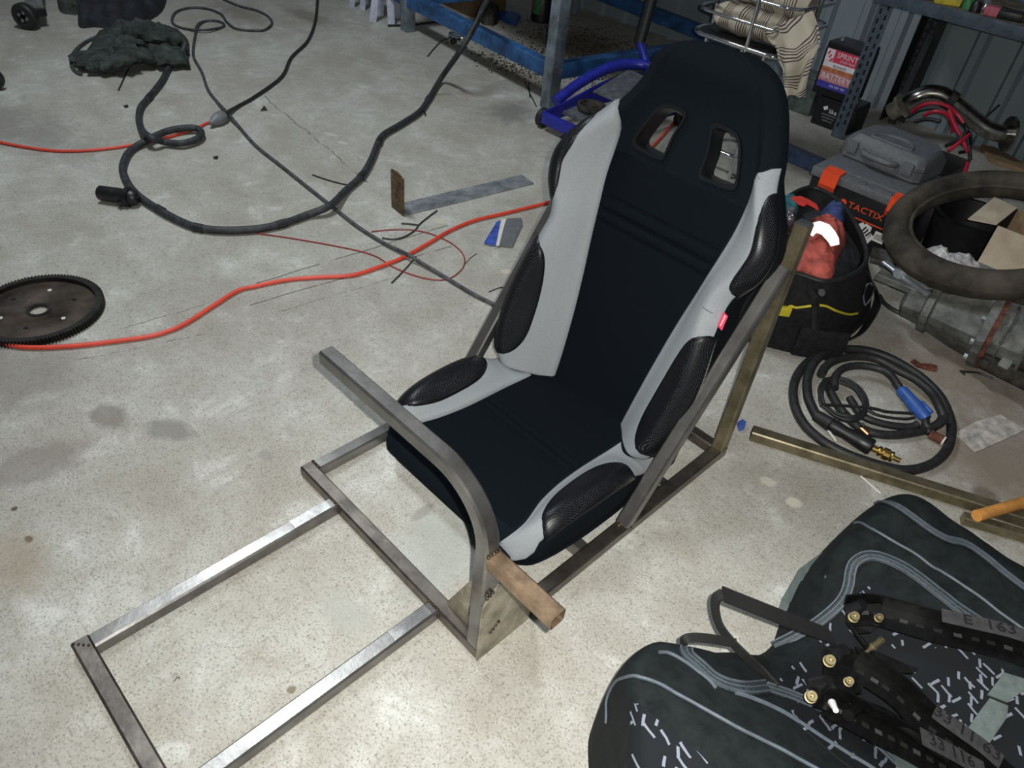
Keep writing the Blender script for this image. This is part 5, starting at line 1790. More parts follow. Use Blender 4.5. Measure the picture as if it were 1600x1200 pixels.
mc = sum((p for r in rowsT for p in r), Vector())/28
rowsT = [[p + toc*(-(p-mc).dot(toc))*0.92 for p in r] for r in rowsT]
b = MB()
b.grid(rowsT, thick=0.003)
ot = b.build('reflective_tape', 'hi_vis_tape', None, origin=vest['_w'])
ot.parent = vest
ot.location = (0, 0, 0)
lump('pouch', 'dark blue cloth pouch in the tool bag behind the vest', 'pouch', 'blue_cloth', [(1285, 345), (1298, 352), (1315, 352), (1322, 335), (1312, 320), (1295, 320), (1284, 332)], 0.26, 0.04, 1.2)
lump('glove', 'teal cloth glove at the left of the tool bag', 'glove', 'teal_cloth', [(1217, 325), (1228, 338), (1244, 335), (1248, 320), (1238, 310), (1222, 310)], 0.27, 0.03, 7.2)
lump('plastic_bag', 'crumpled clear plastic bag glinting behind the rear upright', 'plastic bag', 'clear_bag', [(1207, 385), (1215, 395), (1228, 395), (1240, 370), (1242, 340), (1232, 332), (1216, 345), (1208, 360)], 0.25, 0.06, 9.2)
tag(MB().prism([at(x, y, 0.315) for x, y in [(1236, 310), (1250, 309), (1262, 314), (1275, 322), (1278, 329), (1272, 325), (1262, 320), (1256, 323), (1248, 320)]], (0, 0, 0.006)).build('snips_handle', 'red_plastic', smooth=False),
    'red tool handle at the top of the tool bag', 'tool')
tgs = thing('price_tag', 'pair of white card tags hanging by the tool bag', 'tag', at(1350, 375, .2))
MB().prism([at(x, y, .20) for x, y in [(1338, 352), (1348, 348), (1365, 372), (1352, 384)]], (0, 0, .002)).build('card', 'paper_white', tgs, smooth=False)
MB().prism([at(x, y, .207) for x, y in [(1344, 358), (1353, 350), (1362, 356), (1358, 368)]], (0, 0, .002)).build('card', 'paper_white', tgs, smooth=False)
for k in range(3):
    MB().prism([at(x+k*3, y+k*4, .2095) for x, y in [(1346, 360), (1353, 354), (1354, 356), (1347, 362)]], (0, 0, .001)).build('print_line', 'ink', tgs, smooth=False)

# ------------------------------------------------------------------ gearbox
G0, G1 = at(1408, 478, .085), at(1660, 566, .12)
gx = (G1-G0).normalized()
gb = thing('gearbox', 'dirty cast alloy gearbox lying under the tyre', 'gearbox', ((G0+G1)/2).xy.to_3d())
prof = [(0.0, .03), (0.01, .045), (.06, .05), (.065, .065), (.085, .068), (.09, .058), (.16, .075), (.22, .085), (.222, .105), (.245, .108), (.247, .092), (.34, .10), (.42, .112), (.47, .118), (.62, .13)]
seg = 40
yy = gx.cross(Vector((0, 0, 1))).normalized()
zz = yy.cross(gx)
cen_line = lambda l: G0 + gx*l + Vector((0, 0, 0.02))
rowsG = []
ls = []
for (l0, r0), (l1, r1) in zip(prof, prof[1:]):
    nstep = max(1, int((l1-l0)/0.02))
    ls += [(l0 + (l1-l0)*k/nstep, r0 + (r1-r0)*k/nstep) for k in range(nstep)]
ls.append(prof[-1])
for l, r in ls:
    row = []
    for k in range(seg):
        a = 2*pi*k/seg
        rr = r*(1 + 0.10*noise.noise(Vector((cos(a)*2.2, sin(a)*2.2, l*12)))) * (1.0 + 0.12*(abs(cos(2*a)) > 0.93))
        p = cen_line(l) + (yy*cos(a) + zz*sin(a))*rr
        p.z = max(0.002, p.z)
        row.append(p)
    rowsG.append(row + row[:1])
b = MB()
b.grid(rowsG)
b.add(rowsG[0][:-1], [tuple(range(seg))])
b.add(rowsG[-1][:-1], [tuple(range(seg))[::-1]])
b.build('casing', 'cast_alu', gb, angle=35)
MB().lathe(cen_line(.246), gx, [(.095, 0), (.1115, 0), (.1115, .012), (.095, .012)], 30).build('gasket_band', 'rust', gb, smooth=False)
for k in range(9):
    a = 2*pi*k/9
    c = cen_line(.222) + (yy*cos(a)+zz*sin(a))*0.097
    if c.z > 0.02:
        MB().lathe(c - gx*0.010, gx, [(.001, 0), (.009, 0), (.009, .01), (.001, .01)], 6).build('bolt', 'galv', gb, smooth=False)
for k in range(6):
    l = 0.28 + 0.03*k
    pts_ = [cen_line(l) + (yy*cos(a)+zz*sin(a))*(0.096 + 0.02*(l-0.28)/0.1 + 0.006) for a in [(-0.3 + 0.2*j) for j in range(12)]]
    pts_ = [p for p in pts_ if p.z > 0.01]
    if len(pts_) > 3 and k % 2 == 0:
        MB().tube(pts_, 0.005, 6).build('rib', 'cast_alu', gb)
MB().box(cen_line(.33) + yy*0.085 + Vector((0, 0, -0.05)), (0.14, 0.05, 0.05), bev=0.01).build('sump', 'grime', gb)
for k in range(7):
    c = cen_line(.27 + .045*k) + yy*(0.10 + 0.012*(k % 2)) + Vector((0, 0, -0.045 + 0.02*(k % 3)))
    MB().box(c, (.03, .03, .025), Matrix.Rotation(k*0.8, 3, 'X'), bev=0.006).build('lug', 'cast_alu' if k % 2 else 'grime', gb)
MB().bar(cen_line(-.10) + Vector((0, 0.0, .05)), cen_line(.09) + Vector((0, 0, 0.035)), 0.03, 0.022).build('selector_rod', 'cast_alu', gb)
MB().bar(cen_line(-.08) + Vector((-.03, 0.05, .07)), cen_line(.06) + Vector((0, -0.02, 0.05)), 0.022, 0.012).build('linkage', 'galv', gb)
MB().lathe(cen_line(-.05) + Vector((0, 0.03, 0.06)), (0.3, -0.3, 0.9), [(.001, .03), (.012, .03), (.022, .012), (.022, 0), (.001, 0)], 14).build('switch', 'galv', gb)
MB().box(at(1378, 402, .13), (0.07, 0.09, 0.02), Matrix.Rotation(0.4, 3, 'Z'), bev=0.006).build('bracket', 'cast_alu', gb)
MB().bar(at(1378, 402, .02), at(1378, 402, .13), 0.03, 0.03, up=(1, 0, 0)).build('bracket_stem', 'grime', gb)
cord('hose_end', [(1374, 462), (1382, 474), (1400, 486), (1425, 494), (1450, 498)], 0.007, 'rubber', 'black hose curving out beneath the alloy gearbox', 'hose')
# ------------------------------------------------------------------ tyre ring
def circ3(a, b_, c_):
    ab, ac = b_-a, c_-a
    nrm = ab.cross(ac)
    ctr = a + (nrm.cross(ab)*ac.length_squared + ac.cross(nrm)*ab.length_squared)/(2*nrm.length_squared)
    return ctr, (a-ctr).length, nrm.normalized()
tc_, tr_, tn_ = Vector((-0.370, 2.440, 0.312)), 0.252, Vector((-0.18, -0.288, 1)).normalized()
if tn_.z < 0:
    tn_ = -tn_
print('TYRE', tc_, tr_, tn_)
ty = thing('tyre', 'worn brown dusty rubber tyre lying over the gearbox', 'tyre', tc_ - Vector((0, 0, 0.05)))
e1 = tn_.orthogonal().normalized()
e2 = tn_.cross(e1)
rowsR = []
NT_ = 72
tprof = []
for k in range(21):
    a = 2*pi*k/20
    rx_, rz_ = 0.038, 0.045
    tprof.append((rx_*cos(a)*(1 if cos(a) > 0 else 0.9), rz_*sin(a)))
for i in range(NT_+1):
    a = 2*pi*i/NT_
    d = e1*cos(a) + e2*sin(a)
    w = 1 + 0.02*noise.noise(Vector((cos(a)*3, sin(a)*3, 1)))
    rowsR.append([tc_ + d*(tr_ + x*w) + tn_*z*w for x, z in tprof])
b = MB()
b.grid(rowsR)
b.build('carcass', 'tyre', ty, angle=60)
MB().tube([tc_ + (e1*cos(2*pi*i/72) + e2*sin(2*pi*i/72))*(tr_-0.037) + tn_*0.016 for i in range(72)], 0.006, 8, closed=True).build('bead', 'tyre', ty)
# ------------------------------------------------------------------ black tub, carton and wrap inside the ring
tbp = Vector((-0.488, 2.765, 0.22))
tub = thing('bucket', 'black plastic tub standing inside the tyre ring', 'tub', (tbp.x, tbp.y, 0))
cx_, cy_ = tbp.x, tbp.y
print('BUCKET', tbp)
MB().lathe((cx_, cy_, 0), (0, 0, 1), [(.001, .002), (.105, .002), (.124, .208), (.128, .208), (.128, .218), (.119, .218), (.100, .012), (.001, .012)], 40).build('bucket_body', 'black_plastic', tub)
MB().lathe((cx_, cy_, .209), (0, 0, 1), [(.124, 0), (.132, .002), (.132, .010), (.124, .012)], 40).build('rim', 'bezel_plastic', tub)
kk = at(1557, 352, .33)
bxw, bxd, bz0 = 0.17, 0.18, 0.06
carton_ = thing('cardboard_box', 'open cream cardboard box with folded-out flap inside the tyre ring', 'box', (kk.x+bxw/2, kk.y+bxd/2, bz0))
def wallp(P, d, nm, mat):
    return MB().prism(P, d).build(nm, mat, carton_, smooth=False)
X0, X1, Y0, Y1, Z1 = kk.x, kk.x+bxw, kk.y, kk.y+bxd, .33
wallp([(X0, Y0, bz0), (X1, Y0, bz0), (X1, Y0, Z1), (X0, Y0, Z1)], (0, 0.004, 0), 'front_panel', 'cardboard')
wallp([(X0, Y1, bz0), (X1, Y1, bz0), (X1, Y1, Z1), (X0, Y1, Z1)], (0, -0.004, 0), 'back_panel', 'cardboard_in')
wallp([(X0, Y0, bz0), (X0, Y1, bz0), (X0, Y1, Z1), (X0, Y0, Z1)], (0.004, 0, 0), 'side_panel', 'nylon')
wallp([(X1, Y0, bz0), (X1, Y1, bz0), (X1, Y1, Z1), (X1, Y0, Z1)], (-0.004, 0, 0), 'side_panel', 'cardboard_in')
wallp([(X0, Y0, bz0), (X1, Y0, bz0), (X1, Y1, bz0), (X0, Y1, bz0)], (0, 0, 0.004), 'bottom', 'cardboard_in')
wallp([(X0, Y0, Z1), (X0, Y1, Z1), (X0-0.075, Y1+0.02, Z1+0.0), (X0-0.075, Y0-0.01, Z1-0.012)], (0, 0, 0.004), 'flap', 'cardboard')
wallp([(X0+0.0, Y0-0.001, bz0), (X1, Y0-0.001, bz0), (X1, Y0-0.001, bz0+0.15), (X0, Y0-0.001, bz0+0.15)], (0, 0.001, 0), 'grey_print', 'lead_grey')
wallp([(X0+0.06, Y0-0.002, bz0+0.10), (X0+0.14, Y0-0.002, bz0+0.10), (X0+0.14, Y0-0.002, bz0+0.112), (X0+0.06, Y0-0.002, bz0+0.112)], (0, 0.001, 0), 'red_print', 'rust')
st = MB().box((X0-0.001, Y0+0.03, Z1-0.035), (0.0012, 0.04, 0.035)).build('teal_sticker', 'print_teal', carton_, smooth=False)
# block under the carton so that it rests
tag(MB().box((X0+0.085, Y0+0.10, bz0/2), (0.13, 0.12, bz0-0.002), bev=0.004).build('timber_block', 'grime'), 'dark block under the cardboard box', 'block')
lump('plastic_wrap', 'crumpled white plastic wrap tucked under the tyre', 'plastic', 'plastic_wrap', [(1425, 400), (1450, 418), (1480, 436), (1510, 445), (1540, 440), (1530, 425), (1500, 415), (1465, 405), (1440, 395)], 0.17, 0.06, 2.7)

# ------------------------------------------------------------------ welding torch lead coil
wl_ = thing('welding_torch', 'coiled black welding torch hose with blue handle', 'welding torch', at(1360, 640, 0))
def cz(x, y, z=None):
    return at(x/5.217 + 1220, y/5.217 + 530, z if z is not None else 0.012)
RH = 0.0125
o1 = [cz(*q, RH) for q in [(350, 105), (200, 205), (112, 350), (108, 520), (180, 680), (300, 800), (450, 895), (650, 980), (850, 1040), (1000, 1068), (1150, 1050), (1280, 985), (1365, 880)]] + \
     [cz(*q, RH) for q in [(1392, 740), (1370, 620)]] + [cz(*q, RH+.004) for q in [(1300, 470), (1180, 340), (1050, 245), (880, 150), (700, 92), (500, 78)]] + \
     [cz(400, 95, .028), cz(300, 160, .034), cz(245, 240, .030), cz(215, 340, .024), cz(222, 470, .020), cz(262, 570, .018), cz(300, 640, .018)]
MB().tube(catmull(o1, 6), RH, 10).build('hose', 'rubber', wl_)
o2 = [cz(*q, .036) for q in [(330, 290), (370, 220), (450, 170), (600, 140), (780, 160)]] + [cz(*q, .033) for q in [(950, 250), (1100, 330), (1230, 440), (1300, 560)]] + [cz(1320, 640, .02), cz(1270, 700, RH), cz(1180, 740, RH), cz(1000, 775, RH), cz(850, 780, RH), cz(720, 755, RH), cz(600, 690, RH), cz(480, 560, RH), cz(400, 420, RH), cz(370, 330, .02)]
MB().tube(catmull(o2, 6), RH*0.95, 10).build('hose', 'rubber', wl_)
o3 = [cz(440, 400, .03), cz(450, 300, .035), cz(520, 235, .036), cz(650, 215, .038), cz(800, 240, .042), cz(890, 290, .045), cz(950, 370, .045), cz(985, 420, .042)]
MB().tube(catmull(o3, 6), RH*0.85, 10).build('hose', 'rubber', wl_)
o4 = [cz(560, 480, .02), cz(660, 620, .02), cz(800, 680, .018), cz(950, 710, .018), cz(1060, 715, .02), cz(1120, 690, .028)]
MB().tube(catmull(o4, 6), RH*0.8, 10).build('hose', 'rubber', wl_)
# thin trigger cable wound in a small coil
cc = []
for i in range(0, 4*24+1):
    a = 2*pi*i/24 + 2.2
    tt = i/96
    cx2 = 505 + 12*sin(tt*19)
    cy2 = 495 + 14*cos(tt*13)
    rx2, ry2 = 200 + 16*sin(tt*23), 150 + 20*cos(tt*17)
    an = 0.62
    ex, ey = rx2*cos(a), ry2*sin(a)*0.95
    cc.append(cz(cx2 + ex*cos(an) - ey*sin(an), cy2 + ex*sin(an) + ey*cos(an), .030 + .010*tt + 0.004*sin(a*3)))
cc += [cz(730, 560, .040), cz(850, 590, .030), cz(980, 600, .028), cz(1080, 605, .03)]
MB().tube(catmull(cc, 2), 0.0042, 7).build('trigger_cable', 'rubber', wl_)
MB().tube(catmull([cz(690, 560, .036), cz(780, 615, .03), cz(900, 640, .028), cz(1020, 650, .028), cz(1090, 640, .03)], 5), 0.004, 7).build('trigger_cable', 'rubber', wl_)
# blue torch handle
h0_, h1_ = cz(975, 405, .045), cz(1190, 650, .030)
hd = (h1_-h0_).normalized()
HL = (h1_-h0_).length
hnd = MB().lathe(h0_, hd, [(.001, 0), (.012, .0), (.016, .008), (.0165, HL*.35), (.019, HL*.6), (.017, HL*.85), (.013, HL), (.001, HL)], 16).build('handle', 'blue_handle', wl_)
MB().bar(h0_ + hd*HL*0.45 + Vector((0.018, 0.006, 0.01)), h0_ + hd*HL*0.8 + Vector((0.02, 0.008, 0.01)), 0.012, 0.010).build('trigger', 'blue_handle', hnd)
MB().tube(catmull([cz(1180, 640, .03), cz(1185, 700, .025), cz(1230, 720, .022), cz(1300, 690, .028), cz(1345, 640, .034)], 5), 0.010, 10).build('swan_neck', 'rubber', wl_)
e0, e1_ = cz(1215, 770, .014), cz(1320, 825, .014)
ed = (e1_-e0).normalized()
MB().cyl(e0, e1_, .013, .0125, 16).build('nozzle', 'rust', wl_)
MB().cyl(e1_, e1_+ed*.004, .0125, seg=16).build('nozzle_tip', 'paper_white', wl_)
MB().tube([cz(1170, 690, .02), e0], 0.009, 10).build('neck_stub', 'rubber', wl_)
# machine-end connector
s0, s1 = cz(285, 620, .022), cz(410, 700, .024)
s2, s3 = cz(745, 885, .024), cz(975, 990, .018)
MB().tube([s0, s1], 0.018, 14, scale=[0.85, 1.05]).build('strain_relief', 'rubber', wl_)
cdn = (s2-s1).normalized()
CL = (s2-s1).length
MB().lathe(s1, cdn, [(.001, 0), (.018, 0), (.019, .01), (.0165, CL*.35), (.021, CL*.7), (.022, CL*.96), (.019, CL), (.001, CL)], 18).build('connector_sleeve', 'black_plastic', wl_)
bd = (s3-s2).normalized()
BL = (s3-s2).length
MB().lathe(s2, bd, [(.001, 0), (.009, 0), (.009, BL*.2), (.013, BL*.22), (.013, BL*.30), (.010, BL*.32), (.010, BL*.36), (.0155, BL*.38), (.0155, BL*.58), (.011, BL*.6), (.014, BL*.66), (.014, BL*.72), (.006, BL*.74), (.006, BL), (.001, BL)], 12).build('brass_fitting', 'brass', wl_, angle=25)
MB().cyl(cz(650, 720, .03), cz(710, 775, .024), .010, seg=10).build('gas_fitting', 'copper', wl_)
MB().lathe(cz(655, 715, .034), (0, 0, 1), [(.001, .01), (.006, .01), (.006, 0), (.001, 0)], 10).build('fitting_screw', 'chrome', wl_)
MB().tube([cz(385, 740, .016), cz(420, 790, .016), cz(450, 830, .016)], 0.003, 6).build('cable_tie', 'paper_white', wl_)

# ------------------------------------------------------------------ loose tube, second tube and broom handle at right
ta, tb2 = at(1170, 690), at(1400, 763)
td_ = (tb2-ta).normalized()
off = Vector((-td_.y, td_.x, 0))*(T/2+0.002)
lt_ = thing('steel_tube', 'long loose square steel tube lying beside the hose coil', 'tube', ta + td_*0.5)
MB().bar(ta + off + Vector((0, 0, Z0)), ta + off + td_*0.95 + Vector((0, 0, Z0)), T*1.1, T, bev=0.003).build('tube', 'steel_olive', lt_)
MB().box(ta + off + Vector((0, 0, Z0)) - td_*0.0006, (0.001, T*0.8, T*0.75), Matrix.Rotation(math.atan2(td_.y, td_.x), 3, 'Z')).build('tube_bore', 'hole_dark', lt_, smooth=False)
q0, q1 = at(1500, 815, .0), at(1660, 862, .0)
tag(MB().bar(q0 + Vector((0, 0, .013)), q1 + Vector((0, 0, .013)), 0.025, 0.025).build('steel_tube', 'steel_olive'), 'second steel tube half hidden behind the sports bag', 'tube')
w0, w1 = at(1526, 806, .050), at(1680, 762, .030)
w1 = w0 + (w1-w0).normalized()*0.62
tag(MB().tube([w0, w1], 0.0135, 16).build('broom_handle', 'wood_handle'), 'orange varnished wooden handle end poking in at right', 'handle')
# ------------------------------------------------------------------ big sports bag, lower right
BH_T = [(.30, .02), (.34, .10), (.40, .185), (.47, .245), (.54, .275), (.60, .275), (.68, .245), (.76, .190), (.84, .140), (.91, .122), (.98, .135), (1.05, .170), (1.12, .200), (1.20, .222), (1.27, .224), (1.32, .205), (1.37, .150), (1.405, .085), (1.42, .03)]
BX_T = [(.30, -.08), (.40, -.100), (.46, -.135), (.52, -.187), (.57, -.232), (.61, -.243), (.66, -.236), (.74, -.198), (.80, -.172), (.87, -.125), (.95, -.112), (1.02, -.128), (1.10, -.150), (1.20, -.150), (1.30, -.142), (1.38, -.125), (1.42, -.10)]
BXR = 0.62
def bag_h(x, y):
    """top height of the bag over the floor point"""
    if y < 0.30 or y > 1.42:
        return -1
    xl = sm_tab(BX_T, y) - 0.012
    if x < xl or x > BXR:
        return -1
    h = sm_tab(BH_T, y)
    r = 0.085 - 0.04*max(0, min(1, (0.75-y)/0.1))
    q = min(1, (x-xl)/r)
    qr = min(1, (BXR-x)/0.1)
    k = (1-(1-q)**2.4)**0.42 * (1-(1-qr)**2.4)**0.42
    w = 0.011*noise.noise(Vector((x*7, y*7, 1.7))) + 0.006*noise.noise(Vector((x*17, y*13, 4.2)))
    ey = min(1, (y-.30)/.05, (1.42-y)/.05)
    sag = -0.035*max(0, 1-abs(y-0.92)/0.25)*max(0, min(1, (x-0.05)/0.2))
    return max(0.003, h*k + (w+sag)*k*ey)
bag = thing('sports_bag', 'large black sports bag with grey piping and printed dashes', 'bag', (0.2, 0.86, 0))
NXB, NYB = 90, 130
def bag_grid(y0, y1, ny, off=0.0, x0=None, x1=None, nxb=NXB):
    rows, uvs = [], []
    for j in range(ny+1):
        y = y0 + (y1-y0)*j/ny
        xl = sm_tab(BX_T, y) - 0.012 if x0 is None else x0(y)
        xr = BXR if x1 is None else x1(y)
        row, ur = [], []
        for i in range(nxb+1):
            t = i/nxb
            s = t if x0 is not None else t**1.7
            x = xl + (xr-xl)*s
            z = bag_h(x, min(max(y, .3001), 1.4199))
            row.append(Vector((x, y, max(z, 0.002) + off)))
            ur.append((x, y + z*0.8))
        rows.append(row)
        uvs.append(ur)
    return rows, uvs
rows, uvs = bag_grid(.30, 1.42, NYB)
b = MB()
b.grid(rows, uvs)
base = [r[0] for r in rows] + rows[-1][1:] + [r[-1] for r in rows[::-1]][1:] + rows[0][::-1][1:-1]
b.build('bag_body', 'bag_fabric', bag, angle=70)
flr = [Vector((p.x, p.y, 0.0005)) for p in base]
b = MB()
b.grid([base + base[:1], flr + flr[:1]])
b.add(flr, [tuple(range(len(flr)))])
b.build('bag_base', 'bag_fabric', bag, angle=70)
def onbag(px, py, off=0.0):
    """first hit of a pixel ray with the bag"""
    d = ray(px, py)
    t = 0.7
    last = None
    while t < 2.4:
        p = C0 + d*t
        h = bag_h(p.x, p.y)
        if h > 0 and p.z <= h + off:
            lo, hi = t-0.01, t
            for _ in range(12):
                mid = (lo+hi)/2
                p = C0 + d*mid
                if p.z <= bag_h(p.x, p.y) + off:
                    hi = mid
                else:
                    lo = mid
            return C0 + d*hi
        t += 0.01
    return None
def bag_path(pxs, off=0.003):
    P = []
    for q in pxs:
        p = onbag(q[0], q[1], off)
        if p is not None:
            P.append(p)
    if len(P) < 2:
        print('BAGMISS', pxs[:2])
        return [Vector((0.3, 0.9, 0.01)), Vector((0.31, 0.9, 0.01))]
    if len(P) < len(pxs):
        print('BAGPART', pxs[0], len(P), len(pxs))
    if pxs[-1][0] >= 1600 or pxs[-1][1] >= 1200:      # runs on along the bag
        x, y = P[-1].x + 0.05, P[-1].y
        while x < BXR - 0.06:
            P.append(Vector((x, y, bag_h(x, y) + off)))
            x += 0.05
    C = catmull(P, 8)
    for p in C:                       # keep the seam on the cloth between the points
        h = bag_h(p.x, p.y)
        if h > 0 and p.z < h + off:
            p.z = h + off
    return C
def piping(pxs, r, nm='piping', mat='bag_piping', off=0.003):
    return MB().tube(bag_path(pxs, off), r, 7).build(nm, mat, bag)
def ribbon(pxs, w, nm, mat, off=0.003, th_=0.003):
    bp2 = bag_path(pxs, off)
    zo = MB().sweep(bp2, [(-w/2, -th_/2), (-w*0.25, th_*0.8), (w*0.25, th_*0.8), (w/2, -th_/2)]).build(nm, mat, bag)
    for c_, r_ in ((-0.42, .0013), (0.42, .0013), (0.0, .0011)):
        MB().sweep(bp2, [(w*c_-r_, th_*0.3), (w*c_+r_, th_*0.3), (w*c_+r_, th_*1.2), (w*c_-r_, th_*1.2)]).build('stitching', 'bag_piping', zo)
    return zo
# printed lid cloth between the zips and printed near face, patches of cloth on the body
def cloth(y0, y1, xfn0, xfn1, nm, mat, ny=50, nxb=60, off=0.0022):
    rw, uv = bag_grid(y0, y1, ny, off, xfn0, xfn1, nxb)
    bb = MB()
    bb.grid(rw, uv, thick=0.002)
    return bb.build(nm, mat, bag, angle=70)
cloth(.72, 1.085, lambda y: -0.07 + 0.10*max(0, (0.80-y))/0.08*0.6 + 0.02*max(0, (y-1.0)/0.08), lambda y: 0.50, 'printed_lid', 'bag_print')
cloth(.335, .535, lambda y: sm_tab(BX_T, y) + 0.012, lambda y: 0.5, 'printed_face', 'bag_print', ny=34)
piping([(947, 1130), (948, 1095), (960, 1068), (978, 1058), (1000, 1058), (1030, 1068), (1060, 1085), (1100, 1107), (1150, 1135), (1200, 1160), (1260, 1192), (1290, 1210)], 0.0027)
piping([(1030, 1019), (1045, 1020), (1065, 1030), (1090, 1048), (1108, 1062), (1119, 1075)], 0.0027)
piping([(1150, 1082), (1180, 1092), (1210, 1105), (1245, 1125), (1290, 1155), (1330, 1180), (1370, 1205)], 0.0034)
ribbon([(1072, 1012), (1075, 1022), (1095, 1040), (1115, 1058), (1140, 1070), (1170, 1075), (1200, 1072)], 0.020, 'zip', 'bag_zip', 0.004)
ribbon([(1200, 1074), (1240, 1088), (1290, 1110), (1340, 1140), (1370, 1162), (1400, 1190), (1420, 1210)], 0.016, 'zip', 'bag_zip', 0.004)
ribbon([(1180, 1020), (1210, 1010), (1240, 995), (1270, 978), (1300, 955), (1318, 935), (1326, 915), (1329, 895), (1335, 880), (1350, 870), (1370, 869), (1400, 880), (1430, 898), (1465, 925), (1500, 952), (1540, 978), (1600, 1010)], 0.019, 'zip', 'bag_zip', 0.004)
piping([(1318, 818), (1335, 817), (1360, 825), (1400, 848), (1430, 865), (1455, 884), (1475, 895), (1510, 918), (1560, 955), (1610, 990)], 0.0027)
ribbon([(1350, 790), (1375, 785), (1395, 788), (1420, 803), (1450, 825), (1480, 842), (1510, 850), (1540, 870), (1570, 895), (1610, 925)], 0.016, 'zip', 'bag_zip', 0.004)
piping([(1395, 762), (1420, 762), (1450, 775), (1490, 800), (1530, 820), (1570, 845), (1615, 872)], 0.0028)
# grey end tab between the lobes
p0 = at(1228, 905, .02)
tabp = [onbag(1285, 862, .004) or at(1285, 862, .12), at(1250, 888, .08), at(1222, 935, .03), at(1213, 960, .012), at(1245, 963, .05), at(1262, 945, .09), onbag(1290, 900, .004) or at(1275, 910, .12)]
MB().grid([[tabp[0], tabp[1], tabp[2], tabp[3]], [tabp[6], tabp[5], tabp[4]+Vector((0.005, 0.01, 0)), tabp[4]]], thick=0.004).build('end_tab', 'bag_patch', bag)
# carry handles: webbing loops
def webbing(pts, w, nm='carry_handle', th_=0.004, n=6, up=(0, 0, 1)):
    return MB().sweep(catmull(pts, n), [(-w/2, -th_/2), (w/2, -th_/2), (w/2, th_/2), (-w/2, th_/2)], up=up).build(nm, 'bag_web', bag)
hp_ = [onbag(1300, 995, .006), at(1215, 962, .215), at(1130, 928, .245)]
webbing(hp_, 0.032)
hp2 = [at(1130, 928, .245), at(1119, 935, .235), at(1118, 955, .215), at(1126, 980, .20), at(1145, 1005, .20), at(1165, 1025, .20), onbag(1190, 1048, .006), onbag(1215, 1075, .006)]
webbing([p for p in hp2 if p is not None], 0.018)
webbing([at(1068, 1010, .21), at(1070, 999, .235), at(1085, 996, .235), at(1110, 998, .225), onbag(1150, 1005, .01) or at(1150, 1005, .2)], 0.014, 'zip_pull')
# grey velcro patches
for pxs in ([(1568, 1052), (1600, 1062), (1602, 1078), (1572, 1098), (1542, 1086)], [(1545, 1092), (1574, 1104), (1572, 1122), (1545, 1162), (1512, 1138), (1530, 1112)]):
    P = [onbag(x, y, .006) for x, y in pxs]
    P = [p for p in P if p is not None]
    if len(P) > 2:
        MB().prism(P, (0, 0, .003)).build('velcro_patch', 'bag_patch', bag, smooth=False)
MB().prism([onbag(x, y, .006) for x, y in [(1395, 1192), (1405, 1178), (1440, 1190), (1455, 1205), (1420, 1210)]], (0, 0, .003)).build('velcro_patch', 'bag_patch', bag, smooth=False)

# ------------------------------------------------------------------ black perforated seat brackets lying on the bag
def zb(px, py, up=0.02):
    p = onbag(px, py, up)
    return p if p is not None else at(px, py, .2)
def seat_bracket(label, pxs, w, flip, up, label_span, note, holes=9, turn=0.008):
    root = thing('seat_bracket', label, 'bracket', zb(*pxs[0], up), 'black slotted seat brackets on the sports bag')
    P = [zb(x, y, up) for x, y in pxs]
    zmin = [p.z for p in P]
    C = catmull(P, 8)
    # flat web plus upright flange: L section
    t_ = 0.003
    prof_ = [(-w/2, 0), (w/2, 0), (w/2, 0.030), (w/2-t_, 0.030), (w/2-t_, t_), (-w/2, t_)]
    if flip:
        prof_ = [(-x, y) for x, y in prof_][::-1]
    MB().sweep(C, prof_).build('rail', 'black_gloss', root, angle=30)
    n = len(C)
    for k in range(holes):
        i = int((k+0.7)/holes*(n-1))
        i = max(1, min(n-2, i))
        d = (C[i+1]-C[i-1]).normalized()
        sd_ = d.cross(Vector((0, 0, 1))).normalized()
        u_ = sd_.cross(d)
        Mx_ = Matrix(((d.x, sd_.x, u_.x), (d.y, sd_.y, u_.y), (d.z, sd_.z, u_.z)))
        MB().box(C[i] + u_*(t_+0.0006), (0.012, 0.007, 0.001), Mx_).build('slot', 'label_grey' if k % 3 == 1 else 'hole_dark', root, smooth=False)
    # grey label wrapped on the upright flange
    i0, i1 = int(label_span[0]*(n-1)), int(label_span[1]*(n-1))
    rowsL = [[], []]
    sgn = -1 if flip else 1
    for i in range(i0, i1+1):
        d = (C[min(i+1, n-1)]-C[max(i-1, 0)]).normalized()
        sd_ = d.cross(Vector((0, 0, 1))).normalized()
        u_ = sd_.cross(d)
        rowsL[0].append(C[i] + sd_*sgn*(w/2+0.0008) + u_*0.032)
        rowsL[1].append(C[i] + sd_*sgn*(w/2-0.028) + u_*0.034)
    lb = MB()
    lb.grid(rowsL, thick=0.0012)
    lo = lb.build('paper_label', 'label_grey', root)
    im = (i0+i1)//2
    d = (C[im+1]-C[im-1]).normalized()
    sd_ = d.cross(Vector((0, 0, 1))).normalized()
    u_ = sd_.cross(d)
    c_ = C[im] + sd_*sgn*(w/2-0.0135) + u_*0.0365
    xa = d if d.dot(Vector((RX[0], RY[0], RZ[0]))) > 0 else -d
    ya = u_.cross(xa)
    text(note, 0.026, frame_m(c_, xa, ya), 'ink', lo, 'handwriting', ext=0.0004, sx=1.2)
    return root, C
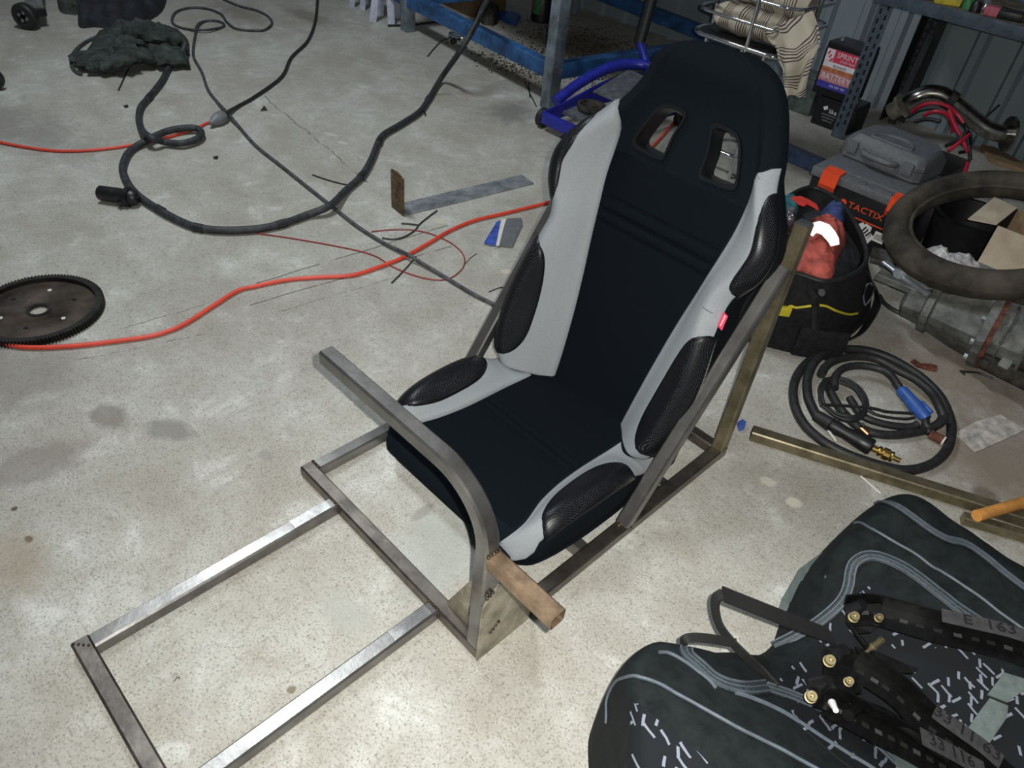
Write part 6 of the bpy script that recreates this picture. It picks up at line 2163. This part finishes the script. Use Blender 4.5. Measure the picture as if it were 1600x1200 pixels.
def bolt(root, px, up, r=0.010, ln=0.022, axis=(0.1, -0.3, 1.0)):
    c = zb(*px, up)
    ax_ = Vector(axis).normalized()
    r *= 0.72
    bo = MB().lathe(c, ax_, [(.001, 0), (r*0.55, 0), (r*0.55, ln*.45), (r*1.15, ln*.45), (r*1.15, ln*.55), (r*0.95, ln*.56), (r*0.95, ln), (r*0.5, ln), (r*0.45, ln*.7), (.001, ln*.7)], 12).build('bolt', 'zinc_gold', root, angle=30)
    return bo
rA, CA = seat_bracket('black slotted bracket rail nearest the upper zip of the sports bag', [(1325, 962), (1360, 960), (1400, 970), (1450, 984), (1510, 998), (1560, 1010), (1620, 1030)], 0.045, True, 0.030, (0.55, 0.98), 'E  163', holes=12)
rB, CB = seat_bracket('middle black slotted bracket rail on the sports bag', [(1330, 1045), (1365, 1065), (1400, 1090), (1440, 1130), (1480, 1160), (1520, 1190), (1560, 1225)], 0.042, True, 0.036, (0.48, 0.92), '33 11 63', holes=10)
rC, CC = seat_bracket('black slotted bracket rail nearest the lower edge on the sports bag', [(1285, 1100), (1320, 1118), (1360, 1140), (1400, 1160), (1440, 1182), (1480, 1204), (1520, 1225)], 0.042, True, 0.030, (0.58, 0.98), '33 1163', holes=12)
bolt(rA, (1330, 968), 0.034, 0.011)
bolt(rA, (1369, 969), 0.034, 0.0085, 0.02)
MB().cyl(zb(1330, 955, .03), zb(1330, 955, .03) + Vector((.008, .004, .028)), 0.014, 0.009, 18).build('bush', 'black_plastic', rA)
bolt(rB, (1292, 1036), 0.040, 0.012)
MB().cyl(zb(1300, 1028, .02), zb(1300, 1028, .02) + Vector((.008, .004, .034)), 0.018, 0.010, 18).build('bush', 'black_plastic', rB)
bolt(rB, (1322, 1068), 0.050, 0.009, 0.02)
bolt(rB, (1350, 1022), 0.035, 0.008, 0.045, (0.2, 0.3, 1))
bolt(rC, (1263, 1092), 0.036, 0.011)
MB().cyl(zb(1275, 1075, .02), zb(1275, 1075, .02) + Vector((.008, .004, .03)), 0.016, 0.009, 18).build('bush', 'black_plastic', rC)
bolt(rC, (1322, 1088), 0.045, 0.009, 0.02, (0.6, -0.5, 0.6))
# cross links joining rail ends
def plate(root, pxs, up, th_=0.004, nm='link_plate'):
    P = [zb(x, y, up) for x, y in pxs]
    return MB().prism(P, (0, 0, th_)).build(nm, 'black_gloss', root, smooth=False)
plate(rA, [(1320, 948), (1375, 945), (1380, 975), (1360, 990), (1335, 992), (1322, 975)], 0.026)
plate(rB, [(1288, 1018), (1330, 1015), (1352, 1040), (1345, 1085), (1310, 1090), (1285, 1060)], 0.032)
plate(rB, [(1335, 1012), (1375, 1022), (1415, 1040), (1435, 1046), (1425, 1054), (1390, 1052), (1345, 1035)], 0.026)
plate(rC, [(1265, 1075), (1300, 1080), (1320, 1105), (1300, 1115), (1270, 1105)], 0.028)
MB().tube(catmull([zb(1328, 975, .04), zb(1338, 990, .05), zb(1350, 1005, .05), zb(1360, 1020, .035)], 5), 0.004, 8).build('spring_wire', 'black_gloss', rA)
MB().tube(catmull([zb(1325, 1118, .05), zb(1345, 1105, .055), zb(1380, 1115, .05), zb(1430, 1148, .05), zb(1480, 1185, .05)], 6), 0.009, 10).build('slide_tube', 'black_gloss', rC)
MB().cyl(zb(1300, 1098, .04), zb(1306, 1110, .045), 0.006, 0.004, 12).build('clip', 'tag_white', rC)
# tidy up helper data
for o in bpy.data.objects:
    if '_w' in o:
        del o['_w']
